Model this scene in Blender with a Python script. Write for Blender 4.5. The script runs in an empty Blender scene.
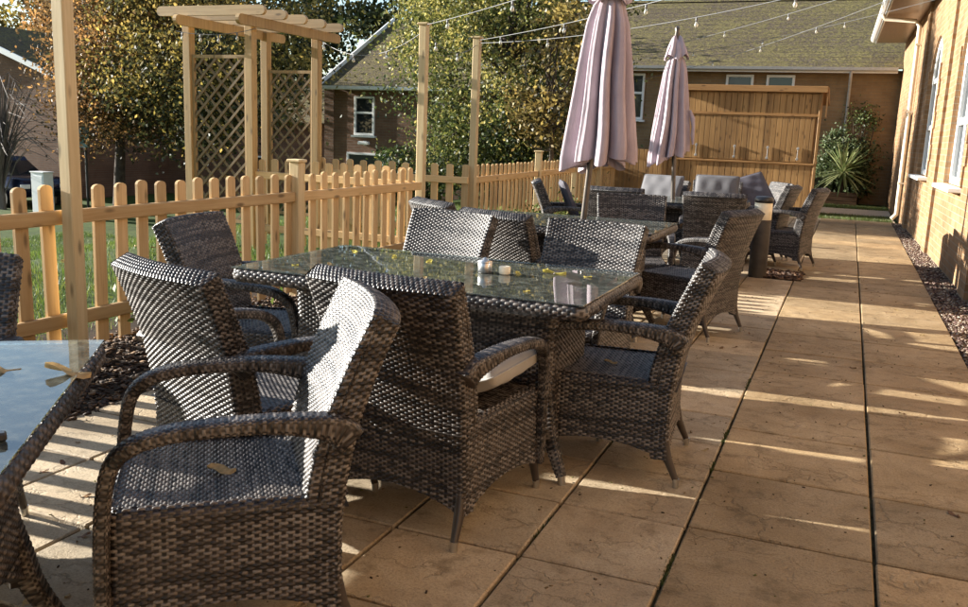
import bpy, math, random
import numpy as np
from mathutils import Vector, Matrix
S = bpy.context.scene
COL = S.collection
random.seed(7); RNG = np.random.default_rng(7)
rad = math.radians

# ------------------------------------------------------------------ camera, sky, sun, exposure
cam = bpy.data.cameras.new('camera'); camo = bpy.data.objects.new('camera', cam); COL.objects.link(camo)
cam.sensor_width = 36.0; cam.lens = 886.0 / 968 * 36; cam.clip_end = 2000; cam.clip_start = 0.05
_r = Vector((0.92496739, 0.37805228, 0.03888185)); _u = Vector((-0.10669545, 0.16012206, 0.98131392)); _f = Vector((-0.36476212, 0.91183189, -0.18844414))
m4 = Matrix((( _r.x, _u.x, -_f.x, 0), (_r.y, _u.y, -_f.y, 0), (_r.z, _u.z, -_f.z, 1.315), (0, 0, 0, 1)))
camo.matrix_world = m4
S.camera = camo

SUN_EL, SUN_AZ = rad(15.2), rad(4)          # light travels towards +X and a little +Y
SKY_STRENGTH, SUN_STRENGTH, EXPOSURE = 0.07, 5.0, 1.95
w = bpy.data.worlds.new('World'); S.world = w; w.use_nodes = True
nt = w.node_tree; nt.nodes.clear()
out = nt.nodes.new('ShaderNodeOutputWorld'); bg = nt.nodes.new('ShaderNodeBackground'); sky = nt.nodes.new('ShaderNodeTexSky')
sky.sky_type = 'NISHITA'; sky.sun_disc = False; sky.air_density = 1.0; sky.dust_density = .3; sky.ozone_density = 1.5; sky.sun_elevation = SUN_EL; sky.sun_rotation = rad(270 - 4)
# a few soft clouds in the blue sky (direction-based noise)
tc = nt.nodes.new('ShaderNodeTexCoord'); mp = nt.nodes.new('ShaderNodeMapping'); mp.inputs['Scale'].default_value = (1, 1, 2.6)
nz = nt.nodes.new('ShaderNodeTexNoise'); nz.inputs['Scale'].default_value = 4.2; nz.inputs['Detail'].default_value = 8; nz.inputs['Roughness'].default_value = .45
rp = nt.nodes.new('ShaderNodeValToRGB'); rp.color_ramp.elements[0].position = .54; rp.color_ramp.elements[1].position = .72
mx = nt.nodes.new('ShaderNodeMix'); mx.data_type = 'RGBA'
mx.inputs[7].default_value = (4.6, 4.7, 4.9, 1)
L = nt.links.new
L(tc.outputs['Generated'], mp.inputs['Vector']); L(mp.outputs['Vector'], nz.inputs['Vector']); L(nz.outputs['Fac'], rp.inputs['Fac'])
L(rp.outputs['Color'], mx.inputs[0]); L(sky.outputs['Color'], mx.inputs[6]); L(mx.outputs[2], bg.inputs['Color']); L(bg.outputs['Background'], out.inputs['Surface'])
bg.inputs['Strength'].default_value = SKY_STRENGTH
sl = bpy.data.lights.new('sun', 'SUN'); sl.energy = SUN_STRENGTH; sl.angle = rad(0.53); sl.color = (1.0, .955, .87)
so = bpy.data.objects.new('sun', sl); COL.objects.link(so)
sd = Vector((math.cos(SUN_EL) * math.cos(SUN_AZ), math.cos(SUN_EL) * math.sin(SUN_AZ), -math.sin(SUN_EL)))
so.rotation_euler = sd.to_track_quat('-Z', 'Y').to_euler(); so.location = (-20, 0, 20)
vs = S.view_settings; vs.view_transform = 'Standard'; vs.look = 'None'; vs.exposure = EXPOSURE; vs.gamma = 1; vs.use_curve_mapping = False
S.cycles.max_bounces = 8; S.cycles.transparent_max_bounces = 16

# ------------------------------------------------------------------ object helpers
def tag(o, label=None, cat=None, group=None, kind=None):
    if label: o['label'] = label
    if cat: o['category'] = cat
    if group: o['group'] = group
    if kind: o['kind'] = kind
    return o
def thing(name, label, cat, loc=(0, 0, 0), rz=0, group=None):
    o = bpy.data.objects.new(name, None); COL.objects.link(o); o.location = loc; o.rotation_euler = (0, 0, rz)
    o.empty_display_size = .1
    return tag(o, label, cat, group)
def link(name, me, parent=None, loc=None, mats=None):
    o = bpy.data.objects.new(name, me); COL.objects.link(o)
    if parent: o.parent = parent
    if loc: o.location = loc
    if mats:
        for m in (mats if isinstance(mats, (list, tuple)) else [mats]): me.materials.append(m)
    return o
def copy_tree(o, parent=None):
    c = o.copy(); COL.objects.link(c)
    if parent: c.parent = parent
    for ch in list(o.children): copy_tree(ch, c)
    return c
def mesh_np(name, V, F, smooth=False, uv=None, col=None):
    """V (n,3), F (m,k) arrays; uv and col are per vertex."""
    V = np.asarray(V, np.float32); F = np.asarray(F, np.int32); m, k = F.shape
    me = bpy.data.meshes.new(name)
    me.vertices.add(len(V)); me.vertices.foreach_set('co', V.ravel())
    me.loops.add(m * k); me.loops.foreach_set('vertex_index', F.ravel())
    me.polygons.add(m); me.polygons.foreach_set('loop_start', np.arange(0, m * k, k, dtype=np.int32))
    if smooth: me.polygons.foreach_set('use_smooth', np.ones(m, bool))
    me.update(calc_edges=True)
    if uv is not None:
        l = me.uv_layers.new(name='UVMap'); l.data.foreach_set('uv', np.asarray(uv, np.float32)[F.ravel()].ravel())
    if col is not None:
        a = me.attributes.new('Col', 'FLOAT_COLOR', 'POINT'); c4 = np.ones((len(V), 4), np.float32); c4[:, :3] = col
        a.data.foreach_set('color', c4.ravel())
    return me
class MB:
    """collects boxes, prisms and tubes; build() makes one mesh object."""
    def __init__(s): s.v = []; s.f = []; s.mi = []; s.sm = []; s.cur = 0
    def add(s, vs, fs, smooth=False):
        b = len(s.v); s.v += [tuple(x) for x in vs]
        for f in fs: s.f.append(tuple(b + i for i in f)); s.mi.append(s.cur); s.sm.append(smooth)
    def box(s, c, d, M=None, bev=0.0):
        hx, hy, hz = d[0] / 2, d[1] / 2, d[2] / 2
        if bev <= 0:
            P = [(x, y, z) for x in (-hx, hx) for y in (-hy, hy) for z in (-hz, hz)]
            Fs = [(0, 1, 3, 2), (4, 6, 7, 5), (0, 4, 5, 1), (2, 3, 7, 6), (0, 2, 6, 4), (1, 5, 7, 3)]
        else:                              # chamfered box: 24 verts
            b = min(bev, hx * .45, hy * .45, hz * .45); P = []; idx = {}
            for sx in (-1, 1):
                for sy in (-1, 1):
                    for sz in (-1, 1):
                        for ax in range(3):
                            q = [sx * (hx - b), sy * (hy - b), sz * (hz - b)]
                            q[ax] = (sx * hx, sy * hy, sz * hz)[ax]
                            idx[(sx, sy, sz, ax)] = len(P); P.append(tuple(q))
            Fs = []
            for ax in range(3):
                o1, o2 = [a for a in range(3) if a != ax]
                for sg in (-1, 1):
                    q = []
                    for (a, bb) in ((-1, -1), (1, -1), (1, 1), (-1, 1)):
                        k = [0, 0, 0]; k[ax] = sg; k[o1] = a; k[o2] = bb; q.append(idx[(*k, ax)])
                    Fs.append(tuple(q))
            for ax in range(3):
                o1, o2 = [a for a in range(3) if a != ax]
                for a in (-1, 1):
                    for bb in (-1, 1):
                        k0 = [0, 0, 0]; k1 = [0, 0, 0]
                        k0[ax] = -1; k1[ax] = 1; k0[o1] = k1[o1] = a; k0[o2] = k1[o2] = bb
                        Fs.append((idx[(*k0, o1)], idx[(*k1, o1)], idx[(*k1, o2)], idx[(*k0, o2)]))
            for sx in (-1, 1):
                for sy in (-1, 1):
                    for sz in (-1, 1): Fs.append(tuple(idx[(sx, sy, sz, a)] for a in range(3)))
        P = [Vector(p) for p in P]
        if M is not None: P = [M @ p for p in P]
        c = Vector(c); s.add([p + c for p in P], Fs)
    def prism(s, poly, axis, a, b):
        """poly: 2D points in the two other axes; extruded along axis from a to b."""
        n = len(poly)
        def mk(p, t):
            q = list(p); q.insert(axis, t); return q
        P = [mk(p, a) for p in poly] + [mk(p, b) for p in poly]
        s.add(P, [tuple(range(n))[::-1], tuple(range(n, 2 * n))] + [(i, (i + 1) % n, n + (i + 1) % n, n + i) for i in range(n)])
    def tube(s, pts, r, n=8, cap=True, smooth=True):
        pts = [Vector(p) for p in pts]; rs = r if isinstance(r, (list, tuple)) else [r] * len(pts); P = []
        prev = None
        for i, p in enumerate(pts):
            t = (pts[min(i + 1, len(pts) - 1)] - pts[max(i - 1, 0)]).normalized()
            if prev is None:
                a = Vector((0, 0, 1)) if abs(t.z) < .9 else Vector((1, 0, 0)); x = t.cross(a).normalized()
            else: x = (prev - t * prev.dot(t)).normalized()
            prev = x; y = t.cross(x)
            for k in range(n):
                an = 2 * math.pi * k / n; P.append(p + (x * math.cos(an) + y * math.sin(an)) * rs[i])
        Fs = []
        for i in range(len(pts) - 1):
            for k in range(n): Fs.append((i * n + k, i * n + (k + 1) % n, (i + 1) * n + (k + 1) % n, (i + 1) * n + k))
        s.add(P, Fs, smooth)
        if cap:
            s.add(P[:n], [tuple(range(n))[::-1]]); s.add(P[-n:], [tuple(range(n))])
    def lathe(s, prof, c=(0, 0, 0), n=16, smooth=True):
        P = []; c = Vector(c)
        for r, z in prof:
            for k in range(n): a = 2 * math.pi * k / n; P.append(c + Vector((r * math.cos(a), r * math.sin(a), z)))
        Fs = [(i * n + k, i * n + (k + 1) % n, (i + 1) * n + (k + 1) % n, (i + 1) * n + k) for i in range(len(prof) - 1) for k in range(n)]
        s.add(P, Fs, smooth); s.add(P[:n], [tuple(range(n))[::-1]]); s.add(P[-n:], [tuple(range(n))])
    def mesh(s, name, mats):
        me = bpy.data.meshes.new(name); me.from_pydata(s.v, [], s.f)
        me.polygons.foreach_set('material_index', s.mi); me.polygons.foreach_set('use_smooth', s.sm)
        for m in (mats if isinstance(mats, (list, tuple)) else [mats]): me.materials.append(m)
        me.update(); return me
    def build(s, name, mats, parent=None, loc=None): return link(name, s.mesh(name, mats), parent, loc)

# ------------------------------------------------------------------ material helpers
class Mat:
    def __init__(s, name):
        s.m = bpy.data.materials.new(name); s.m.use_nodes = True; s.t = s.m.node_tree; s.b = s.t.nodes['Principled BSDF']
    def n(s, typ, **kw):
        nd = s.t.nodes.new('ShaderNode' + typ)
        for k, v in kw.items():
            if k.startswith('i_'):
                key = k[2:].replace('_', ' '); nd.inputs[key].default_value = v
            else: setattr(nd, k, v)
        return nd
    def l(s, a, b): s.t.links.new(a, b)
    def coord(s, kind='Object', scale=(1, 1, 1), rot=(0, 0, 0), rnd=False):
        c = s.n('TexCoord'); mp = s.n('Mapping'); mp.inputs['Scale'].default_value = scale; mp.inputs['Rotation'].default_value = rot
        if rnd:
            oi = s.n('ObjectInfo'); sc = s.n('VectorMath', operation='SCALE'); cb = s.n('CombineXYZ', i_X=3.1, i_Y=7.7, i_Z=11.3)
            s.l(cb.outputs[0], sc.inputs[0]); s.l(oi.outputs['Random'], sc.inputs['Scale'])
            ad = s.n('VectorMath', operation='ADD'); s.l(c.outputs[kind], ad.inputs[0]); s.l(sc.outputs[0], ad.inputs[1]); s.l(ad.outputs[0], mp.inputs['Vector'])
        else: s.l(c.outputs[kind], mp.inputs['Vector'])
        return mp.outputs['Vector']
    def noise(s, vec, scale, detail=4, rough=.55, dist=0):
        nd = s.n('TexNoise'); nd.inputs['Scale'].default_value = scale; nd.inputs['Detail'].default_value = detail
        nd.inputs['Roughness'].default_value = rough; nd.inputs['Distortion'].default_value = dist
        if vec is not None: s.l(vec, nd.inputs['Vector'])
        return nd.outputs['Fac']
    def ramp(s, fac, stops, interp='LINEAR'):
        nd = s.n('ValToRGB'); cr = nd.color_ramp; cr.interpolation = interp
        while len(cr.elements) < len(stops): cr.elements.new(.5)
        for e, (p, c) in zip(cr.elements, stops): e.position = p; e.color = (*c, 1) if len(c) == 3 else c
        s.l(fac, nd.inputs['Fac']); return nd.outputs['Color']
    def mix(s, fac, a, b, mode='MIX'):
        nd = s.n('Mix', data_type='RGBA', blend_type=mode)
        for sock, v in ((nd.inputs[0], fac), (nd.inputs[6], a), (nd.inputs[7], b)):
            if isinstance(v, (int, float)): sock.default_value = v
            elif isinstance(v, tuple): sock.default_value = (*v, 1)
            else: s.l(v, sock)
        return nd.outputs[2]
    def math(s, op, a, b=None):
        nd = s.n('Math', operation=op)
        for sock, v in zip(nd.inputs, (a, b)):
            if v is None: continue
            if isinstance(v, (int, float)): sock.default_value = v
            else: s.l(v, sock)
        return nd.outputs[0]
    def bump(s, h, strength=.5, dist=.01):
        nd = s.n('Bump'); nd.inputs['Strength'].default_value = strength; nd.inputs['Distance'].default_value = dist
        s.l(h, nd.inputs['Height']); s.l(nd.outputs['Normal'], s.b.inputs['Normal'])
    def set(s, col=None, rough=None, spec=None, metal=None):
        if col is not None:
            if isinstance(col, tuple): s.b.inputs['Base Color'].default_value = (*col, 1)
            else: s.l(col, s.b.inputs['Base Color'])
        if rough is not None:
            if isinstance(rough, (int, float)): s.b.inputs['Roughness'].default_value = rough
            else: s.l(rough, s.b.inputs['Roughness'])
        if spec is not None: s.b.inputs['Specular IOR Level'].default_value = spec
        if metal is not None: s.b.inputs['Metallic'].default_value = metal
        return s.m
def plain(name, col, rough=.5, metal=0.0, var=.12, scale=14.0, spec=.5):
    M = Mat(name); v = M.coord('Object', rnd=True); n = M.noise(v, scale, 5)
    lo = tuple(c * (1 - var) for c in col); hi = tuple(min(1, c * (1 + var)) for c in col)
    c = M.ramp(n, [(.3, lo), (.7, hi)]); M.bump(n, .15, .004)
    return M.set(c, rough, spec, metal)
def wood(name, light, dark, along='z', rough=.6, grain=1.0, board=0):
    M = Mat(name); sc = {'x': (1.2, 26, 26), 'y': (26, 1.2, 26), 'z': (26, 26, 1.2)}[along]
    v = M.coord('Object', scale=sc, rnd=True); n = M.noise(v, 1.6 * grain, 6, .6, .6)
    c = M.ramp(n, [(.28, dark), (.5, tuple((a + b) / 2 for a, b in zip(light, dark))), (.72, light)])
    v2 = M.coord('Object', rnd=True); big = M.noise(v2, 2.2, 3)
    c = M.mix(M.math('MULTIPLY', big, .5), c, tuple(d * .75 for d in dark), 'MIX')
    ks = {'x': (3.5, 11, 11), 'y': (11, 3.5, 11), 'z': (11, 11, 3.5)}[along]
    vk = M.coord('Object', scale=ks, rnd=True); vo = M.n('TexVoronoi'); vo.inputs['Scale'].default_value = 1.0; M.l(vk, vo.inputs['Vector'])
    kn = M.ramp(vo.outputs['Distance'], [(.08, (1, 1, 1)), (.2, (0, 0, 0))])
    c = M.mix(M.math('MULTIPLY', kn, .85), c, tuple(d * .35 for d in dark))
    oi = M.n('ObjectInfo'); tone = M.ramp(oi.outputs['Random'], [(0, (.66, .65, .64)), (.5, (.95, .93, .9)), (1, (1.14, 1.12, 1.1))]); c = M.mix(1.0, c, tone, 'MULTIPLY')
    if board:
        c0 = M.n('TexCoord'); sp = M.n('SeparateXYZ'); M.l(c0.outputs['Object'], sp.inputs[0]); wn = M.n('TexWhiteNoise', noise_dimensions='1D')
        M.l(M.math('FLOOR', M.math('MULTIPLY', sp.outputs[0], 1 / board)), wn.inputs['W'])
        c = M.mix(1.0, c, M.ramp(wn.outputs['Value'], [(0, (.68, .64, .60)), (1, (1.15, 1.12, 1.08))]), 'MULTIPLY')
    M.bump(n, .25, .003)
    return M.set(c, rough, .35)
def attr_mat(name, rough=.5, spec=.5, trans=0.0, bump=None):
    M = Mat(name); a = M.n('Attribute', attribute_name='Col')
    if trans > 0:
        d = M.n('BsdfDiffuse'); t = M.n('BsdfTranslucent'); ms = M.n('MixShader'); ms.inputs[0].default_value = trans
        g = M.n('BsdfGlossy'); g.inputs['Roughness'].default_value = rough; ms2 = M.n('MixShader'); ms2.inputs[0].default_value = spec
        M.l(a.outputs['Color'], d.inputs['Color']); M.l(a.outputs['Color'], t.inputs['Color'])
        M.l(d.outputs[0], ms.inputs[1]); M.l(t.outputs[0], ms.inputs[2]); M.l(ms.outputs[0], ms2.inputs[1]); M.l(g.outputs[0], ms2.inputs[2])
        M.l(ms2.outputs[0], M.t.nodes['Material Output'].inputs['Surface'])
        return M.m
    return M.set(a.outputs['Color'], rough, spec)

# rattan: base colour per strand comes from the mesh (strand tones), fine streaks along each strand
def rattan_mat():
    M = Mat('rattan'); a = M.n('Attribute', attribute_name='Col'); v = M.coord('UV', scale=(40, 900, 1)); n = M.noise(v, 1.0, 3)
    c = M.mix(1.0, a.outputs['Color'], M.ramp(n, [(.3, (.78, .78, .78)), (.7, (1.15, 1.15, 1.15))]), 'MULTIPLY')
    M.bump(n, .12, .001)
    return M.set(c, .42, .45)
RATTAN = rattan_mat()
WOODF = wood('stained_fence_wood', (.76, .54, .28), (.54, .34, .145))
WOODFX = wood('stained_rail_wood', (.74, .52, .26), (.52, .32, .13), 'y')
WOODFXX = wood('stained_rail_wood_cross', (.74, .52, .26), (.52, .32, .13), 'x')
WOODP = wood('pale_post_wood', (.72, .57, .33), (.54, .39, .19))
WOODG = wood('weathered_pergola_wood', (.52, .35, .15), (.33, .21, .085))
WOODT = wood('weathered_trellis_wood', (.30, .21, .10), (.18, .12, .055))
WOODGX = wood('weathered_pergola_beam_wood', (.50, .36, .19), (.32, .21, .10), 'x')
WOODS = wood('shed_board_wood', (.58, .36, .15), (.36, .20, .07), board=.115)
WOODSX = wood('shed_batten_wood', (.42, .235, .09), (.28, .145, .05), 'x')
WOODD = wood('dark_planter_wood', (.20, .115, .06), (.11, .06, .03), 'x')
SOFFIT = wood('varnished_soffit_wood', (.36, .22, .10), (.24, .13, .055), 'y', .3)
WHITE = plain('white_upvc', (.78, .78, .76), .35, var=.05)
BLACKM = plain('black_painted_metal', (.02, .02, .021), .35)
LATCH = plain('dull_grey_latch', (.30, .29, .27), .6)
STEEL = plain('brushed_metal', (.55, .54, .52), .32, 1.0, .1)
POLE = plain('bronze_umbrella_pole', (.10, .085, .075), .35, .6)
DARKWIN = plain('dark_window_glass', (.018, .022, .026), .04, 0, .2, 2, .6)
CABLE = plain('grey_cable', (.10, .10, .10), .5)
CREAM = plain('cream_light_band', (.85, .76, .55), .5)
BARK = plain('tree_bark', (.055, .042, .032), .9, 0, .5, 9, .2)
DARKSHELL = plain('dark_rattan_liner', (.03, .024, .02), .7)

def glass_top_mat():
    M = Mat('table_glass'); f = M.n('Fresnel', i_IOR=2.0); t = M.n('BsdfTransparent'); t.inputs['Color'].default_value = (.84, .92, .88, 1)
    g = M.n('BsdfGlossy'); g.inputs['Roughness'].default_value = .015; ms = M.n('MixShader')
    v = M.coord('Object'); nz = M.noise(v, 5, 2); b = M.n('Bump'); b.inputs['Strength'].default_value = .05; b.inputs['Distance'].default_value = .004
    M.l(nz, b.inputs['Height']); M.l(b.outputs['Normal'], g.inputs['Normal'])
    M.l(f.outputs[0], ms.inputs[0]); M.l(t.outputs[0], ms.inputs[1]); M.l(g.outputs[0], ms.inputs[2])
    # dust smears plus a pale diffuse veil that paints in brighter tree reflection
    d = M.n('BsdfDiffuse'); d.inputs['Color'].default_value = (.46, .49, .42, 1); m2 = M.n('MixShader'); sp = M.noise(M.coord('Object'), 22, 6, .7)
    M.l(M.ramp(sp, [(.45, (.05, .05, .05)), (.75, (.2, .2, .2))]), m2.inputs[0]); M.l(ms.outputs[0], m2.inputs[1]); M.l(d.outputs[0], m2.inputs[2])
    M.l(m2.outputs[0], M.t.nodes['Material Output'].inputs['Surface']); return M.m
GLASS = glass_top_mat()
GLASSEDGE = plain('green_glass_edge', (.22, .36, .30), .1, 0, .1)
def clear_bulb():
    M = Mat('clear_bulb_glass'); f = M.n('Fresnel', i_IOR=1.5); t = M.n('BsdfTransparent'); t.inputs['Color'].default_value = (.85, .86, .82, 1)
    g = M.n('BsdfGlossy'); g.inputs['Roughness'].default_value = .05; ms = M.n('MixShader'); d = M.n('BsdfDiffuse'); d.inputs['Color'].default_value = (.75, .72, .6, 1); m2 = M.n('MixShader'); m2.inputs[0].default_value = .35
    M.l(f.outputs[0], ms.inputs[0]); M.l(t.outputs[0], ms.inputs[1]); M.l(g.outputs[0], ms.inputs[2])
    M.l(ms.outputs[0], m2.inputs[1]); M.l(d.outputs[0], m2.inputs[2])
    M.l(m2.outputs[0], M.t.nodes['Material Output'].inputs['Surface']); return M.m
BULB = clear_bulb()
def fabric(name, c, rough=.85):
    M = Mat(name); v = M.coord('Object', scale=(420, 420, 420)); n = M.noise(v, 1, 2); b = M.noise(M.coord('Object'), 6, 4)
    M.bump(n, .3, .001)
    cc = M.ramp(b, [(.3, tuple(x * .88 for x in c)), (.7, tuple(min(1, x * 1.08) for x in c))])
    return M.set(cc, rough, .2)
def canvas():
    M = Mat('mauve_umbrella_canvas'); w1 = M.noise(M.coord('Object', scale=(22, 22, 3.0)), 1.0, 4, .6, .8); w2 = M.noise(M.coord('Object', scale=(380, 380, 380)), 1, 2); b = M.noise(M.coord('Object'), 4, 5, .6)
    M.bump(M.math('ADD', w1, M.math('MULTIPLY', w2, .04)), .55, .012)
    return M.set(M.ramp(b, [(.3, (.35, .285, .315)), (.7, (.45, .375, .41))]), .85, .2)
MAUVE = canvas()
CUSHG = fabric('grey_cushion_cloth', (.135, .132, .138)); CUSHD = fabric('dark_cushion_cloth', (.085, .08, .095)); CUSHB = fabric('beige_cushion_cloth', (.36, .345, .32))
def slab_mat(name, base, light, dark):
    M = Mat(name); v = M.coord('Object'); oi = M.n('Attribute', attribute_name='Col')
    sx = M.n('SeparateXYZ'); M.l(oi.outputs['Color'], sx.inputs[0])
    cb = M.n('CombineXYZ'); M.l(M.math('MULTIPLY', sx.outputs[0], 37.0), cb.inputs[0]); M.l(M.math('MULTIPLY', sx.outputs[1], 53.0), cb.inputs[1])
    ad = M.n('VectorMath', operation='ADD'); M.l(v, ad.inputs[0]); M.l(cb.outputs[0], ad.inputs[1]); vv = ad.outputs[0]
    wv = M.n('TexNoise'); wv.inputs['Scale'].default_value = 4.5; wv.inputs['Detail'].default_value = 6; wv.inputs['Roughness'].default_value = .65; M.l(vv, wv.inputs['Vector'])
    sc = M.n('VectorMath', operation='SCALE'); sc.inputs['Scale'].default_value = .34; M.l(wv.outputs['Color'], sc.inputs[0]); a2 = M.n('VectorMath', operation='ADD'); M.l(vv, a2.inputs[0]); M.l(sc.outputs[0], a2.inputs[1])
    vm = M.n('Mapping'); vm.inputs['Scale'].default_value = (1.5, 3.4, 1); vm.inputs['Rotation'].default_value = (0, 0, .25); M.l(a2.outputs[0], vm.inputs['Vector'])
    vo = M.n('TexVoronoi', feature='DISTANCE_TO_EDGE'); vo.inputs['Scale'].default_value = 2.2; M.l(vm.outputs[0], vo.inputs['Vector'])
    vc = M.n('TexVoronoi'); vc.inputs['Scale'].default_value = 2.2; M.l(vm.outputs[0], vc.inputs['Vector'])
    n1 = M.noise(vv, 3.2, 7, .66, .6); n2 = M.noise(vv, 110, 4, .85); n3 = M.noise(v, .9, 4, .6); nm = M.noise(vv, 3.0, 3)
    mask = M.ramp(nm, [(.42, (0, 0, 0)), (.56, (1, 1, 1))])
    crk = M.math('MULTIPLY', M.ramp(vo.outputs['Distance'], [(.0, (1, 1, 1)), (.035, (0, 0, 0))]), mask)          # riven ledges and cracks
    sv = M.n('SeparateXYZ'); M.l(vc.outputs['Color'], sv.inputs[0])
    h = M.math('ADD', M.math('MULTIPLY', n1, 1.1), M.math('ADD', M.math('MULTIPLY', sv.outputs[0], .34), M.math('SUBTRACT', M.math('MULTIPLY', n2, .28), M.math('MULTIPLY', crk, .30))))
    M.bump(h, .8, .022)
    c = M.ramp(n1, [(.32, dark), (.5, base), (.68, light)])
    c = M.mix(M.ramp(n2, [(.40, (.6, .6, .6)), (.5, (.12, .12, .12)), (.62, (0, 0, 0))]), c, tuple(x * .6 for x in dark))
    tone = M.ramp(sx.outputs[2], [(0, (.76, .77, .78)), (1, (1.14, 1.11, 1.06))]); c = M.mix(1.0, c, tone, 'MULTIPLY')
    st3 = M.ramp(n3, [(.36, (.68, .66, .62)), (.62, (1, 1, 1))]); c = M.mix(1.0, c, st3, 'MULTIPLY')
    n4 = M.noise(v, 7.5, 5, .7); c = M.mix(1.0, c, M.ramp(n4, [(.34, (.66, .64, .60)), (.46, (1, 1, 1)), (.72, (1.08, 1.06, 1.03))]), 'MULTIPLY')
    c = M.mix(M.math('MULTIPLY', crk, .22), c, tuple(x * .3 for x in dark))
    return M.set(c, .72, .3)
SLABP = slab_mat('riven_path_slab', (.44, .32, .18), (.52, .39, .235), (.34, .235, .12))
SLABT = slab_mat('riven_patio_slab', (.55, .435, .29), (.62, .51, .36), (.44, .335, .215))
def brick_mat(name, c1, c2, mortar, axes, scale=1.0):
    M = Mat(name); c = M.n('TexCoord'); sp = M.n('SeparateXYZ'); M.l(c.outputs['Object'], sp.inputs[0]); cb = M.n('CombineXYZ')
    M.l(sp.outputs[axes[0]], cb.inputs[0]); M.l(sp.outputs[axes[1]], cb.inputs[1])
    b = M.n('TexBrick'); b.inputs['Scale'].default_value = 1.0; b.inputs['Brick Width'].default_value = .225 * scale; b.inputs['Row Height'].default_value = .075 * scale
    b.inputs['Mortar Size'].default_value = .006 * scale; b.inputs['Color1'].default_value = (*c1, 1); b.inputs['Color2'].default_value = (*c2, 1); b.inputs['Mortar'].default_value = (*mortar, 1)
    b.inputs['Bias'].default_value = 0; M.l(cb.outputs[0], b.inputs['Vector'])
    n = M.noise(c.outputs['Object'], 1.3, 6, .65); n2 = M.noise(c.outputs['Object'], 60, 3)
    cc = M.mix(1.0, b.outputs['Color'], M.ramp(n, [(.3, (.70, .68, .66)), (.7, (1.12, 1.11, 1.08))]), 'MULTIPLY')
    h = M.math('SUBTRACT', M.math('MULTIPLY', n2, .3), b.outputs['Fac']); M.bump(h, .8, .008)
    return M.set(cc, .85, .2)
BRICKW = brick_mat('orange_brick', (.32, .19, .10), (.235, .135, .068), (.29, .22, .15), ('Y', 'Z'))
BRICKH = brick_mat('brown_brick', (.29, .19, .10), (.24, .155, .082), (.26, .20, .13), ('X', 'Z'))
BRICKL = brick_mat('dull_brown_brick', (.22, .125, .08), (.18, .10, .065), (.20, .15, .11), ('X', 'Z'))
def roof_mat(name):
    M = Mat(name); v = M.coord('Object'); n1 = M.noise(v, 10, 6, .8); n2 = M.noise(v, .7, 4, .6); n3 = M.noise(v, 24, 3, .7)
    tile = M.ramp(n3, [(.3, (.035, .027, .022)), (.7, (.15, .115, .08))])
    moss = M.ramp(n3, [(.3, (.05, .045, .02)), (.7, (.25, .205, .08))])
    mm = M.ramp(M.math('ADD', n1, M.math('MULTIPLY', n2, .25)), [(.55, (0, 0, 0)), (.66, (1, 1, 1))])
    M.bump(M.math('ADD', M.math('MULTIPLY', mm, .8), M.math('MULTIPLY', n3, .8)), .8, .03)
    return M.set(M.mix(mm, tile, moss), .9, .15)
ROOF = roof_mat('mossy_roof_tile')
def ground_mat():
    M = Mat('lawn_soil'); v = M.coord('Object'); n = M.noise(v, 3, 6, .7); n2 = M.noise(v, .35, 3)
    c = M.ramp(n, [(.3, (.03, .055, .012)), (.6, (.06, .10, .02)), (.8, (.11, .11, .035))]); c = M.mix(M.math('MULTIPLY', n2, .5), c, (.07, .06, .03))
    M.bump(n, .6, .03); return M.set(c, .95, .1)
LAWN = ground_mat()
JOINT = plain('mossy_joint_soil', (.045, .04, .022), .95, 0, .5, 30, .1)
MULCHBASE = plain('dark_soil', (.035, .024, .016), .95, 0, .4, 20, .1)
PALESLAB = plain('pale_concrete', (.50, .42, .31), .8, 0, .12, 5, .2)
LEAF = attr_mat('tree_leaf', .5, .03, .42)
DRYLEAF = attr_mat('fallen_leaf', .5, .04, .2)
CHIP = attr_mat('bark_and_stone_chip', .8, .25)
GRASSM = attr_mat('grass_blade', .5, .04, .35)
PLANT = attr_mat('garden_plant_leaf', .5, .025, .3)

# ------------------------------------------------------------------ rattan weave
BROWNS = np.array([[.009, .008, .008], [.024, .019, .017], [.060, .050, .044], [.108, .092, .081], [.150, .134, .121], [.016, .013, .012]])
def hsh(a, b, k=0.0):
    x = np.sin(a * 12.9898 + b * 78.233 + k * 37.719) * 43758.5453
    return x - np.floor(x)
def weave(u, v, s, h):
    i = u / s; j = np.floor(v / h); fv = v / h - j; par = np.mod(j, 2)
    c = np.cos(math.pi * (i + par)); hs = np.clip(.5 + .80 * c, 0, 1); hs = hs * hs * (3 - 2 * hs)
    strand = (.05 + .95 * hs) * np.clip(1 - np.abs(2.14 * fv - 1.07) ** 3.2, 0, 1) ** .6
    fu = i - np.round(i); stake = .34 * np.sqrt(np.clip(1 - (fu * 2.9) ** 2, 0, 1))
    d = np.maximum(strand, stake); isst = strand >= stake
    dash = np.round((i + par) / 2)
    run = np.floor(i / 26 + hsh(j, 0) * 9)
    t = .74 * hsh(j, run, 1) + .26 * hsh(j, dash, 2)
    k = np.clip((t * 6).astype(int), 0, 5)
    col = BROWNS[k]
    stc = BROWNS[np.where(hsh(np.round(i), 3.3) > .5, 0, 1)] * .8
    col = np.where(isst[..., None], col, stc)
    return d, col
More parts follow.
